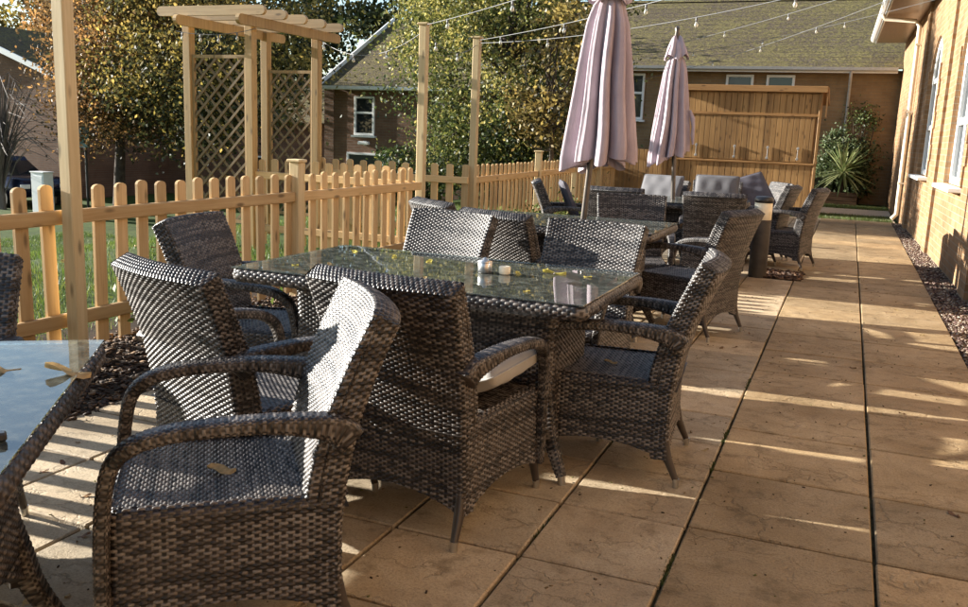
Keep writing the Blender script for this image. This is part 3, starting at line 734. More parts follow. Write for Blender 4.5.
for xx in (-.80, -.05, .58, 1.14):
    b = MB(); b.box((0, 0, 0), (.016, .014, .26), bev=.004); b.box((0, -.01, .1), (.045, .02, .04), bev=.003); b.box((0, -.01, -.1), (.045, .02, .04), bev=.003); b.build('latch', LATCH, hat, (xx, -.031, 1.16))
b = MB(); b.prism([(-.09, 2.34), (1.35, 2.14), (1.35, 2.20), (-.09, 2.42)], 0, -W / 2 - .09, W / 2 + .13); b.box((0, -.105, 2.375), (W + .22, .03, .115), bev=.005)
rf = b.build('roof', WOODSX, sh)
b = MB(); b.prism([(-.10, 1.86), (-.02, 1.86), (-.02, 2.33), (-.10, 2.33)], 0, W / 2 + .105, W / 2 + .13); b.build('barge_board', WOODSX, sh)
# close-boarded panel beside the shed
b = MB(); x = -.5
while x < .44:
    b.box((x + .05, 0, .56), (.092, .02, 1.12), bev=.004); x += .1
b.box((0, .025, .25), (1.0, .03, .07)); b.box((0, .025, .9), (1.0, .03, .07))
tag(b.build('board_fence', WOODS, None, (-4.02, 18.35, 0)), 'low close boarded panel between the far picket fence and the shed', 'fence')

# ------------------------------------------------------------------ brick building along the right of the path
bw = thing('brick_building', 'long sunlit orange brick building with arched white windows right of the path', 'building', (1.115, 9.5, 0), .0153)
S0, S1, EZ = -13.0, 13.72, 3.74
wins = [(-6.6, -5.2), (-2.9, -1.5), (1.0, 2.45), (4.75, 6.25)]
ZS, ZA, ZT = .95, 2.35, 2.98
def arch(s, a, c): m = (a + c) / 2; h = (c - a) / 2; return ZA + (ZT - ZA) * math.sqrt(max(0, 1 - ((s - m) / h) ** 2))
V, F = [], []
def quad(p): n = len(V); V.extend(p); F.append((n, n + 1, n + 2, n + 3))
cur = S0
for a, c in wins:
    quad([(0, cur, -.1), (0, cur, EZ), (0, a, EZ), (0, a, -.1)]); quad([(0, a, -.1), (0, a, ZS), (0, c, ZS), (0, c, -.1)])
    N_ = 16
    for i in range(N_):
        s0, s1 = a + (c - a) * i / N_, a + (c - a) * (i + 1) / N_; z0, z1 = arch(s0, a, c), arch(s1, a, c)
        quad([(0, s0, z0), (0, s0, EZ), (0, s1, EZ), (0, s1, z1)]); quad([(0, s0, z0), (0, s1, z1), (.12, s1, z1), (.12, s0, z0)])
    quad([(0, a, ZS), (0, a, ZA), (.12, a, ZA), (.12, a, ZS)]); quad([(0, c, ZS), (.12, c, ZS), (.12, c, ZA), (0, c, ZA)]); quad([(0, a, ZS), (.12, a, ZS), (.12, c, ZS), (0, c, ZS)])
    cur = c
quad([(0, cur, -.1), (0, cur, EZ), (0, S1, EZ), (0, S1, -.1)]); quad([(0, S0, -.1), (6, S0, -.1), (6, S0, EZ), (0, S0, EZ)]); quad([(6, S0, -.1), (6, S1, -.1), (6, S1, EZ), (6, S0, EZ)])
quad([(0, S1, -.1), (0, S1, EZ), (6, S1, EZ), (6, S1, -.1)])
me = bpy.data.meshes.new('wall'); me.from_pydata(V, [], F); me.materials.append(BRICKW); link('wall', me, bw)
for a, c in wins:
    N_ = 24; outer = [(a, ZS), (c, ZS)] + [(c - (c - a) * i / N_, arch(c - (c - a) * i / N_, a, c)) for i in range(N_ + 1)]
    b = MB(); b.prism(outer, 0, .085, .115); pane = b.mesh('pane', DARKWIN)
    b = MB()
    for (y0, y1, z0, z1) in ((a, a + .07, ZS, ZA + .02), (c - .07, c, ZS, ZA + .02), ((a + c) / 2 - .045, (a + c) / 2 + .045, ZS, ZT), (a, c, ZS, ZS + .08), (a, c, 1.62, 1.70), (a, c, ZA - .03, ZA + .04)):
        b.box((.065, (y0 + y1) / 2, (z0 + z1) / 2), (.05, y1 - y0, z1 - z0), bev=.006)
    arc = [Vector((.065, a + .03 + (c - a - .06) * i / 24, arch(a + .0 + (c - a) * i / 24, a, c) - .03)) for i in range(25)]
    b.tube(arc, .035, 6); fo = b.build('window', WHITE, bw); link('pane', pane, fo)
    b = MB(); b.box((-.03, (a + c) / 2, ZS - .03), (.2, c - a + .12, .05), bev=.008); b.build('sill', WHITE, fo)
    for e, sg in ((a, -1), (c, 1)):                     # toothed brick quoins standing a little proud
        b = MB(); z = ZS; q = 0
        while z < ZA + .1:
            L_ = .22 if q % 2 else .11; b.box((-.006, e + sg * L_ / 2, z + .1125), (.03, L_, .225)); z += .225; q += 1
        b.build('quoins', BRICKW, bw)
for s in (-10.5, -4.1, -.3, 3.6, 7.4):                   # shallow brick piers
    b = MB(); b.box((-.014, s, 1.8), (.05, .45, 3.8)); b.build('pier', BRICKW, bw)
b = MB(); b.box((-.30, (S0 + S1) / 2, EZ - .005), (.64, S1 - S0 - .1, .02)); b.build('soffit', SOFFIT, bw)
b = MB(); b.box((-.635, (S0 + S1) / 2, EZ + .06), (.025, S1 - S0 - .1, .17), bev=.004); b.build('fascia', WHITE, bw)
b = MB(); b.prism([(-.76, EZ + .07), (-.74, EZ + .01), (-.70, EZ - .015), (-.665, EZ + .01), (-.65, EZ + .07)], 1, S0, S1 - .1); b.build('gutter', plain('grey_gutter', (.55, .54, .52), .4), bw)
b = MB(); b.prism([(-.74, EZ + .13), (6, EZ + 3.3), (6, EZ + 3.4), (-.74, EZ + .2)], 1, S0, S1 + .3); b.build('roof', ROOF, bw)
b = MB(); b.tube([(-.70, 8.95, EZ - .01), (-.66, 8.95, EZ - .08), (-.14, 8.95, EZ - .12), (-.065, 8.93, EZ - .22), (-.065, 8.9, .25), (-.065, 8.9, .12), (-.14, 8.88, .03)], .038, 12)
for z in (.7, 2.0, 3.2): b.box((-.05, 8.9, z), (.11, .12, .03))
b.build('downpipe', plain('cream_downpipe', (.68, .60, .47), .4), bw)

# ------------------------------------------------------------------ houses behind
def roof_courses(b, X0, X1, y0, z0, y1, z1, n):
    for i in range(n):
        a, c = i / n, (i + 1.25) / n; ya, za, yc, zc = y0 + (y1 - y0) * a, z0 + (z1 - z0) * a, y0 + (y1 - y0) * c, z0 + (z1 - z0) * c
        b.prism([(ya, za + .006), (yc, zc - .002), (yc, zc - .05), (ya, za - .02)], 0, X0, X1)
def win_part(par, xc, zc, wd, h, y=0.0, bars=1):
    b = MB(); f_ = .06
    for x in (xc - wd / 2 + f_ / 2, xc + wd / 2 - f_ / 2): b.box((x, y - .02, zc), (f_, .06, h), bev=.006)
    for z in (zc - h / 2 + f_ / 2, zc + h / 2 - f_ / 2): b.box((xc, y - .021, z), (wd, .064, f_), bev=.006)
    if bars: b.box((xc, y - .018, zc + h * .08), (wd - .05, .05, .055))
    o = b.build('window', WHITE, par); g = MB(); g.box((xc, y + .005, zc), (wd - .05, .02, h - .05)); g.build('pane', DARKWIN, o)
    s = MB(); s.box((xc, y - .05, zc - h / 2 - .03), (wd + .12, .12, .05)); s.build('sill', WHITE, o)
hb = thing('brick_house', 'low brown brick house with broad mossy tiled roof behind the shed', 'house', (-3.2, 23.2, 0))
b = MB(); b.box((-.9, 4.0, 1.55), (10.2, 8, 3.12)); b.build('wall', BRICKH, hb)
b = MB(); roof_courses(b, -6.3, 5.4, -.38, 3.13, 4.1, 5.32, 15); b.prism([(4.1, 5.30), (8.6, 3.0), (8.6, 2.95), (4.1, 5.2)], 0, -6.3, 4.02); b.prism([(3.98, 5.30), (4.1, 5.38), (4.22, 5.30)], 0, -6.3, 4.02); b.build('roof', ROOF, hb)
b = MB(); b.box((-1.15, -.36, 3.085), (10.3, .04, .13)); b.build('fascia', WHITE, hb)
b = MB(); b.prism([(-.50, 3.14), (-.49, 3.08), (-.45, 3.055), (-.40, 3.08), (-.39, 3.14)], 0, -6.3, 4.0); b.build('gutter', plain('pale_gutter', (.42, .41, .39), .4), hb)
for xc in (.48, 1.44, -2.2, -4.4): win_part(hb, xc, 2.40, .66, 1.16)
b = MB(); b.tube([(3.01, -.44, 3.06), (3.01, -.30, 2.80), (3.01, -.07, 2.65), (3.01, -.06, .05)], .034, 10); b.build('downpipe', plain('grey_downpipe', (.45, .44, .43), .4), hb)

hc = thing('brick_house', 'brown brick house with white bargeboard and tall white window behind the pergola', 'house', (-13.7, 22, 0))
b = MB(); b.box((2.6, 4, .4), (5.2, 8, 4.0)); b.build('wall', BRICKL, hc)
b = MB(); roof_courses(b, -.12, 5.4, -.35, 2.42, 4.0, 4.7, 12); b.prism([(4, 4.68), (8.4, 2.4), (8.4, 2.3), (4, 4.6)], 0, -.12, 5.4); b.build('roof', ROOF, hc)
b = MB(); b.prism([(-.40, 2.32), (-.40, 2.52), (4.0, 4.82), (4.0, 4.62)], 0, -.17, -.125); b.build('bargeboard', WHITE, hc)
b = MB(); b.prism([(-.46, 2.44), (-.45, 2.36), (-.40, 2.34), (-.36, 2.37), (-.35, 2.44)], 0, -.16, 5.4); b.build('gutter', WHITE, hc)
win_part(hc, 1.12, 1.66, .64, 1.06); win_part(hc, 1.25, .0, 1.35, 1.3); 
b = MB(); b.box((1.15, -.10, .92), (.34, .12, .09), bev=.02); b.box((1.15, -.03, .92), (.08, .06, .12)); b.build('wall_lamp', WHITE, hc)
b = MB(); b.box((-.02, -.01, .6), (.3, .04, 3.6)); b.build('corner_pier', BRICKL, hc)

hl = thing('brick_house', 'brown brick gable end with white bargeboards at the far left', 'house', (-28.6, 22, -1.4))
b = MB(); b.prism([(-4.6, 0), (4.7, 0), (4.7, 3.98), (0, 5.62), (-4.6, 3.98)], 1, 0, 8); b.build('wall', BRICKL, hl)
for sg in (-1, 1):
    b = MB(); b.prism([(0, 5.66), (sg * 5.15, 3.86), (sg * 5.15, 4.0), (0, 5.80)] if sg > 0 else [(0, 5.66), (0, 5.80), (sg * 5.15, 4.0), (sg * 5.15, 3.86)], 1, -.3, 8.2); b.build('roof', ROOF, hl)
    b = MB(); b.prism([(0, 5.60), (sg * 5.17, 3.79), (sg * 5.17, 3.98), (0, 5.80)] if sg > 0 else [(0, 5.60), (0, 5.80), (sg * 5.17, 3.98), (sg * 5.17, 3.79)], 1, -.36, -.305); b.build('bargeboard', WHITE, hl)
hw = thing('brick_house', 'low brown brick wing in the shade behind the autumn trees', 'house', (-22, 27, -1.4))
b = MB(); b.box((0, 3, 1.45), (15, 6, 2.9)); b.build('wall', BRICKL, hw)
b = MB(); roof_courses(b, -7.8, 7.8, -.4, 2.85, 3, 4.4, 8); b.build('roof', ROOF, hw)
win_part(hw, -3.6, 1.0, .7, 1.2); win_part(hw, 2.2, 1.0, .9, 1.2); win_part(hw, -5.9, 1.0, .9, 1.2)

# ------------------------------------------------------------------ trees and shrubs
def leaf_mesh(name, cen, sig, cidx, n, size, pal, mat, zmin=None, var=.3):
    """n diamond leaves scattered round clump centres"""
    k = RNG.integers(0, len(cen), n); P = cen[k] + RNG.normal(0, 1, (n, 3)) * sig[k][:, None] * np.array([1, 1, .72])
    if zmin is not None: P[:, 2] = np.maximum(P[:, 2], zmin + RNG.uniform(0, .3, n))
    s = RNG.uniform(*size, n); a = RNG.normal(0, 1, (n, 3)); a /= np.linalg.norm(a, axis=1, keepdims=True); b_ = RNG.normal(0, 1, (n, 3)); b_ -= a * (a * b_).sum(1, keepdims=True); b_ /= np.linalg.norm(b_, axis=1, keepdims=True)
    nn = np.cross(a, b_)
    V = np.stack([P - a * s[:, None], P - b_ * s[:, None] * .55 + nn * s[:, None] * .15, P + a * s[:, None], P + b_ * s[:, None] * .55 + nn * s[:, None] * .15], 1).reshape(-1, 3)
    F = np.arange(4 * n).reshape(-1, 4); pal = np.array(pal); ci = cidx[k]; mixr = RNG.integers(0, len(pal), n); ci = np.where(RNG.uniform(0, 1, n) < .35, mixr, ci)
    C = np.repeat(pal[ci] * RNG.uniform(1 - var, 1 + var, (n, 1)), 4, 0)
    me = mesh_np(name, V, F, False, None, C); me.materials.append(mat); return me
def tree(label, x, y, zc, r, ncl, nleaf, size, pal, trunk_r=.16, group=None, name='autumn_tree', sig=(.28, .55), limbs=16, lean=0, z0=None, cat='tree', hollow=.45):
    zb = float(terrain_z(np.array(x), np.array(y))) - .05 if z0 is None else z0
    t = thing(name, label, cat, (x, y, zb), 0, group)
    d = RNG.normal(0, 1, (ncl, 3)); d /= np.linalg.norm(d, axis=1, keepdims=True); rr = hollow + (1 - hollow) * RNG.uniform(0, 1, ncl) ** .6
    cen = d * rr[:, None] * np.array(r) * RNG.uniform(.85, 1.12, (ncl, 1)) + np.array([lean, 0, zc - zb]); cen = cen[cen[:, 2] > .5]
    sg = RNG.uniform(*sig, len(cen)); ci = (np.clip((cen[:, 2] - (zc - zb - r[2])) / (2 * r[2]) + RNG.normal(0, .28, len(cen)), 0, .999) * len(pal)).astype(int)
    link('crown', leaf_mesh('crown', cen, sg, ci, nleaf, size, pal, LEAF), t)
    b = MB(); top = Vector((lean * .6, 0, zc - zb + r[2] * .35)); mid = Vector((lean * .25 + .1, .05, (zc - zb) * .45))
    b.tube([(0, 0, -.2), (.02, 0, .35), mid, (mid + top) / 2 + Vector((-.08, .05, 0)), top], [trunk_r * 1.5, trunk_r, trunk_r * .8, trunk_r * .5, trunk_r * .15], 9)
    for c in cen[RNG.permutation(len(cen))[:limbs]]:
        c = Vector(c); q = mid.lerp(top, random.uniform(0, .7)); m_ = q.lerp(c, .5) + Vector((random.uniform(-.2, .2), random.uniform(-.2, .2), random.uniform(-.25, .1)))
        b.tube([q, m_, c], [trunk_r * .38, trunk_r * .22, .012], 6)
    b.build('trunk', BARK, t); return t
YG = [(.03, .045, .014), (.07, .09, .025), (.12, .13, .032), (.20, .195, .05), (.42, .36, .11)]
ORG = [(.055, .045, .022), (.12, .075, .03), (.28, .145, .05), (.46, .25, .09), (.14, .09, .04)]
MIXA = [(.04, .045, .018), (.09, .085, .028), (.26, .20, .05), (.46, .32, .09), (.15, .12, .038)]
TG = 'autumn trees beyond the patio'
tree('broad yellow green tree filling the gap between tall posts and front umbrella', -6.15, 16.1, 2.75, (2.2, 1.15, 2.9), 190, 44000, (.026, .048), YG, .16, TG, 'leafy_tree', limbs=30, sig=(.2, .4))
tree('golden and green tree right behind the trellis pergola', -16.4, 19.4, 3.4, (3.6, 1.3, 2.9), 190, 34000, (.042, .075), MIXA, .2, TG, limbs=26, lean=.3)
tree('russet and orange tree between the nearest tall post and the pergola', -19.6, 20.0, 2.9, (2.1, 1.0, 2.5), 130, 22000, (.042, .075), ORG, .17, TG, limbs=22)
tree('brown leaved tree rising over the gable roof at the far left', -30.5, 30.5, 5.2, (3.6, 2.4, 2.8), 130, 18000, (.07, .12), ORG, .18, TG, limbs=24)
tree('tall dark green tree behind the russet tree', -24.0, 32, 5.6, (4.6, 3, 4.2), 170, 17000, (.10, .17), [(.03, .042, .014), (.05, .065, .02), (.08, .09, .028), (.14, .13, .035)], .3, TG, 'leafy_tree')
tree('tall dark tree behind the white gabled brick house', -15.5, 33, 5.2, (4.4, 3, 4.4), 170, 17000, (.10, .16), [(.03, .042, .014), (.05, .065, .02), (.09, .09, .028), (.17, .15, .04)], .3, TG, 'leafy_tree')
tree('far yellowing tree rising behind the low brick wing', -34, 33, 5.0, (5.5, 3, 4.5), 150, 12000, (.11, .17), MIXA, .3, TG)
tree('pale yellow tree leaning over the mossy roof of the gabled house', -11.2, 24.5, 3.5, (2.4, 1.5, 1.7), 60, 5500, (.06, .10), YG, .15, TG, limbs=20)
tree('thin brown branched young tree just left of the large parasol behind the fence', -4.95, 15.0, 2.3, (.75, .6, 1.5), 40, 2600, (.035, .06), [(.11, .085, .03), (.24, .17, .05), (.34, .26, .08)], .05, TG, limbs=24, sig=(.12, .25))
def shrub(name, label, x, y, r, zc, n, size, pal, ncl=60, group=None, z0=0.0, mat=None):
    d = RNG.normal(0, 1, (ncl, 3)); d /= np.linalg.norm(d, axis=1, keepdims=True)
    cen = d * RNG.uniform(.3, 1, (ncl, 1)) * np.array(r) + np.array([0, 0, zc]); cen[:, 2] = np.maximum(cen[:, 2], .08)
    t = thing(name, label, 'shrub', (x, y, z0), 0, group)
    link('foliage', leaf_mesh('foliage', cen, RNG.uniform(.08, .2, ncl), RNG.integers(0, len(pal), ncl), n, size, pal, mat or PLANT, .02), t)
    b = MB()
    for c in cen[:14]: b.tube([(random.uniform(-.1, .1), random.uniform(-.06, .06), -.05), Vector(c) * .5 + Vector((0, 0, .05)), Vector(c)], [.018, .012, .005], 5)
    b.build('stems', BARK, t); return t
DKG = [(.018, .032, .010), (.03, .05, .014), (.05, .075, .02), (.09, .11, .03)]
shrub('dark_hedge', 'dark evergreen bush behind the third tall post', -7.2, 17.6, (1.3, .8, 1.0), .75, 9000, (.035, .06), DKG, 110, z0=-.1)
shrub('dark_hedge', 'dark evergreen bush left of the front umbrella behind the far fence', -5.7, 16.4, (1.0, .7, .8), .6, 7000, (.03, .055), DKG, 90, z0=-.05)
shrub('dark_hedge', 'ivy covered bush between the two middle tall posts', -8.3, 15.8, (1.1, .7, .9), .5, 7000, (.03, .055), DKG, 90, z0=-.4)
# twiggy bare shrub in front of the far left gable
t = thing('bare_shrub', 'bare silvery twigged shrub in front of the far left gable', 'shrub', (-22.6, 18.6, -1.4)); b = MB()
for i in range(150):
    a = random.uniform(0, 6.28); h = random.uniform(1.7, 3.9); l = random.uniform(.3, 1.9); p0 = Vector((0, 0, random.uniform(.2, 1.3))); p1 = Vector((math.cos(a) * l * .6, math.sin(a) * l * .6, h)); p2 = p1 + Vector((math.cos(a) * l * .7, math.sin(a) * l * .7, random.uniform(-.9, .2)))
    b.tube([p0, p0.lerp(p1, .5) + Vector((0, 0, .3)), p1, p2], [.022, .016, .011, .006], 4, False)
b.tube([(0, 0, -.1), (0, 0, 1.4)], [.12, .07], 8); b.build('twigs', plain('silvery_twig', (.12, .10, .085), .8), t)

# planter with spiky yucca and climber on the rear wall
pl = MB()
for z in (.05, .15, .25): pl.box((0, -.26, z), (1.02, .03, .092), bev=.006); pl.box((0, .26, z), (1.02, .03, .092)); pl.box((-.5, 0, z), (.03, .5, .092)); pl.box((.5, 0, z), (.03, .5, .092))
pl.box((0, 0, .24), (.96, .48, .02))
tag(pl.build('planter', WOODD, None, (-.27, 22.35, 0)), 'brown slatted timber planter against the rear brick wall', 'planter')
yu = thing('yucca', 'pale green spiky yucca in the slatted planter', 'plant', (-.12, 22.3, .25))
VV, FF, CC = [], [], []
for i in range(150):
    a = RNG.uniform(0, 6.28); e = RNG.uniform(-.5, 1.35); Ln = RNG.uniform(.60, .92); d = np.array([math.cos(a) * math.cos(e), math.sin(a) * math.cos(e), math.sin(e)]); sdv = np.array([-math.sin(a), math.cos(a), 0]) * .024
    p0 = np.array([0, 0, .50]) + d * .04; n0 = len(VV); c = np.array([(.24, .28, .11), (.36, .38, .18), (.14, .19, .07)][RNG.integers(0, 3)])
    for k, (tt, wk) in enumerate(((0, .6), (.35, 1.0), (.7, .8), (1, .05))):
        q = p0 + d * Ln * tt + np.array([0, 0, -.16 * tt * tt]); VV += [q - sdv * wk, q + sdv * wk]; CC += [c, c]
    for k in range(3): FF.append((n0 + 2 * k, n0 + 2 * k + 1, n0 + 2 * k + 3, n0 + 2 * k + 2))
me = mesh_np('leaves', VV, FF, False, None, np.array(CC)); me.materials.append(PLANT); link('leaves', me, yu)
b = MB(); b.tube([(0, 0, -.05), (0, 0, .45)], [.05, .045], 8); b.build('stem', BARK, yu)
CLG = [(.03, .05, .02), (.055, .08, .03), (.09, .115, .05), (.14, .16, .08)]
shrub('climber', 'bushy green climber growing up the rear wall behind the yucca', -.12, 22.80, (.66, .24, .85), .90, 8000, (.03, .055), CLG, 110)
shrub('climber', 'small dark shoots at the top of the wall climber', .2, 22.98, (.28, .12, .4), 2.0, 700, (.02, .04), DKG, 22)
WEED = [(.07, .11, .02), (.13, .17, .04), (.20, .20, .06)]
for (x, y, r_, lb) in ((-3.55, 9.9, .22, 'weeds sprouting at the foot of the third tall post'), (-3.7, 11.3, .26, 'leafy weeds along the far picket fence left of its first low post'), (-3.8, 12.9, .24, 'weeds between the far picket fence and the reclined chair'), (-3.6, 8.6, .2, 'small weed clump in the opening between the picket fences'), (-3.72, 4.35, .13, 'small weed at the foot of the near picket fence')):
    shrub('weed_clump', lb, x, y, (r_, r_, r_ * .9), r_ * .7, 420, (.018, .04), WEED, 26, 'weeds along the picket fences')

# ------------------------------------------------------------------ things at the far left
cr = thing('parked_car', 'dark blue parked car under the trees at the far left', 'car', (-24.15, 20.0, -1.42), rad(-8))
CARP = plain('dark_blue_car_paint', (.012, .016, .04), .2, .3)
b = MB(); sec = [(-2.05, .45, .78, .70), (-1.9, .30, .88, .80), (-1.0, .28, .92, .86), (0, .27, .94, .87), (1.2, .28, .95, .86), (1.9, .3, .90, .8), (2.05, .45, .80, .70)]
ring = [];
for x, z0, z1, hw_ in sec: ring.append([(x, -hw_, z0 + .05), (x, -hw_ - .02, .6), (x, -hw_ + .02, z1 - .03), (x, -hw_ + .1, z1), (x, hw_ - .1, z1), (x, hw_ - .02, z1 - .03), (x, hw_ + .02, .6), (x, hw_, z0 + .05)])
b.add([p for r in ring for p in r], [(i * 8 + k, (i + 1) * 8 + k, (i + 1) * 8 + (k + 1) % 8, i * 8 + (k + 1) % 8) for i in range(6) for k in range(8)] + [tuple(range(8)), tuple(range(48, 56))[::-1]], True)
b.add([(-1.0, -.78, .9), (.6, -.78, .9), (.15, -.62, 1.47), (-.65, -.62, 1.47), (-1.0, .78, .9), (.6, .78, .9), (.15, .62, 1.47), (-.65, .62, 1.47)], [(0, 1, 2, 3), (7, 6, 5, 4), (3, 2, 6, 7), (1, 5, 6, 2), (0, 3, 7, 4)])
b.add([(-1.95, -.78, .88), (.9, -.78, .9), (.1, -.60, 1.48), (-1.45, -.60, 1.46), (-1.95, .78, .88), (.9, .78, .9), (.1, .60, 1.48), (-1.45, .60, 1.46)], [(3, 2, 6, 7)])
b.build('body', CARP, cr)
b = MB(); b.add([(-1.9, -.785, .92), (.85, -.785, .92), (.12, -.63, 1.44), (-1.45, -.63, 1.43), (-1.9, .785, .92), (.85, .785, .92), (.12, .63, 1.44), (-1.45, .63, 1.43)], [(0, 1, 2, 3), (7, 6, 5, 4), (1, 5, 6, 2), (0, 3, 7, 4)]); b.build('window', DARKWIN, cr)
for x in (-1.25, 1.25):
    for y in (-.80, .80):
        b = MB(); M_ = [(x + .31 * math.cos(a), y, .31 + .31 * math.sin(a)) for a in np.linspace(0, 2 * math.pi, 18, endpoint=False)]
        b.prism([(p[0], p[2]) for p in M_], 1, y - .1, y + .1); wl = b.build('wheel', BLACKM, cr); c = MB(); c.prism([(x + .18 * math.cos(a), .31 + .18 * math.sin(a)) for a in np.linspace(0, 2 * math.pi, 14, endpoint=False)], 1, y - .11, y + .11); c.build('rim', STEEL, wl)
for y in (-.62, .62): b = MB(); b.box((2.03, y, .68), (.06, .3, .13), bev=.02); b.build('headlight', WHITE, cr)
for y in (-.66, .66): b = MB(); b.box((-2.03, y, .72), (.06, .22, .16), bev=.02); b.build('tail_light', plain('red_lens', (.35, .02, .015), .2), cr)
cb = thing('utility_cabinet', 'small white utility cabinet on the lawn at the far left', 'cabinet', (-20.3, 18.0, -1.40))
b = MB(); b.box((0, 0, .60), (.46, .34, 1.20), bev=.015); b.box((0, 0, 1.215), (.50, .38, .03), bev=.008); b.build('body', WHITE, cb); b = MB(); b.box((0, -.175, .62), (.38, .012, 1.0), bev=.004); b.build('door', WHITE, cb)
sg = thing('sign_board', 'plain dark teal board on a dark post under the russet tree', 'sign', (-20.4, 19.6, -1.40)); b = MB(); b.box((0, 0, 2.16), (.40, .06, .58), bev=.01); b.build('panel', plain('teal_board', (.02, .10, .10), .4), sg); b = MB(); b.tube([(0, .05, 0), (0, .05, 2.4)], .035, 8); b.build('post', BLACKM, sg)

# ------------------------------------------------------------------ closed parasols
def umbrella(label, x, y, rz, zb, zs, ztop, R, seed, lean=(0, 0)):
    rg = np.random.default_rng(seed); t = thing('closed_parasol', label, 'parasol', (x, y, 0), rz, 'closed lilac parasols standing through the tables')
    nth, nz_ = 288, 120; th = np.linspace(0, 2 * math.pi, nth, endpoint=False); vn = np.linspace(0, 1, nz_)
    ph = rg.uniform(-.12, .12, 10); amp = rg.uniform(.75, 1.15, 10)
    k = th / (2 * math.pi) * 10; kk = np.floor(k).astype(int) % 10; fr = k - np.floor(k)
    fold = (np.abs(np.sin(math.pi * (fr + ph[kk] * np.sin(math.pi * fr)))) ** .55) * amp[kk]              # deep pleat between ribs
    fine = .10 * np.sin(th * 16 + 1.3) + .05 * np.sin(th * 27 + 2)
    zbot = zb + .055 * np.sin(th * 1 + 2.2) - .05 * fold + .02 * np.sin(th * 5)
    Z = zbot[:, None] + (zs - zbot)[:, None] * vn[None]
    prof = np.interp(vn, [0, .08, .3, .6, .85, .95, 1], [1.0, 1.0, .90, .73, .56, .42, .26]) * R
    depth = np.interp(vn, [0, .5, .9, 1], [.74, .70, .50, .12])
    twist = (vn - .5) * .18
    rad_ = prof[None] * (1 - depth[None] + depth[None] * (1 - fold[:, None] * .0) * (1 - .92 * (1 - np.minimum(fold, 1.05)[:, None])) + fine[:, None] * depth[None] * .55)
    A = th[:, None] + twist[None] + .05 * np.sin(vn[None] * 7 + kk[:, None])
    P = np.stack([rad_ * np.cos(A), rad_ * np.sin(A), Z], -1)
    P[..., 0] += lean[0] * (1 - vn)[None]; P[..., 1] += lean[1] * (1 - vn)[None]
    v, f, _, _ = flat_part(P, True); v2 = v.copy(); v2[:, :2] *= .95
    V = np.concatenate([v, v2]); F = np.concatenate([f, f[:, ::-1] + len(v)])
    me = mesh_np('canopy', V, F, True); me.materials.append(MAUVE); cano = link('canopy', me, t)
    # small vent cap folded over the top
    zc0, zc1 = zs - .02, ztop - .05; Z = (zc0 + .025 * np.sin(th * 4 + 1))[:, None] + (zc1 - zc0) * vn[None] + 0 * th[:, None]
    pr = np.interp(vn, [0, .12, .5, .85, 1], [.60, .58, .46, .30, .12]) * R
    rad_ = pr[None] * (1 - .22 * (1 - np.minimum(fold, 1))[:, None] + .10 * fine[:, None]); P = np.stack([rad_ * np.cos(A), rad_ * np.sin(A), Z], -1)
    v, f, _, _ = flat_part(P, True); me = mesh_np('vent_cap', v, f, True); me.materials.append(MAUVE); link('vent_cap', me, cano)
    b = MB(); b.tube([(0, 0, .03), (0, 0, ztop - .03)], .021, 14); b.build('pole', POLE, t)
    b = MB(); b.lathe([(.018, ztop - .06), (.028, ztop - .03), (.018, ztop + .005), (.024, ztop + .03), (.006, ztop + .055)], n=14); b.build('finial', POLE, t)
    b = MB(); b.lathe([(.24, 0), (.24, .045), (.20, .06), (.04, .075), (.035, .30), (.026, .31)], n=28); b.build('parasol_base', BLACKM, t)
    return t, cano
u1, c1 = umbrella('large closed lilac parasol standing through the second table', -1.665, 5.95, .25, 1.17, 2.22, 2.46, .262, 3, (.075, -.02))
u2, c2 = umbrella('smaller closed lilac parasol standing through the far table, tied with a strap', -1.585, 8.9, 1.0, 1.18, 2.12, 2.34, .198, 5, (-.02, .05))
st = MB(); st.tube([(.078, -.122, 1.60), (.092, -.142, 1.52), (.097, -.150, 1.44), (.094, -.146, 1.36), (.098, -.150, 1.27)], [.010, .024, .016, .020, .010], 8); st.build('tie_strap', MAUVE, c2)
for o_, ax, an in ((u1, 'Y', rad(3.6)), (u2, 'Y', rad(-3.0))):
    o_.rotation_mode = 'XYZ'; q_ = Matrix.Rotation(an, 4, ax) @ Matrix.Rotation(o_.rotation_euler.z, 4, 'Z'); o_.rotation_euler = q_.to_euler(); o_.location.x -= math.sin(an) * .74; o_.location.z = .008

# ------------------------------------------------------------------ bollard light
bo = thing('bollard_light', 'round dark bollard light with cream band beside the path', 'bollard', (-.745, 9.25, 0))
b = MB(); b.lathe([(.088, -.02), (.088, .575), (.082, .58)], n=24); b.build('post', plain('dark_stained_bollard', (.045, .036, .026), .7, 0, .4, 8), bo)
b = MB(); b.lathe([(.080, .575), (.086, .58), (.086, .745), (.08, .75)], n=24); b.build('light_band', CREAM, bo)
b = MB(); b.lathe([(.080, .745), (.092, .748), (.092, .785), (.078, .805), (.02, .81)], n=24); b.build('cap', BLACKM, bo)

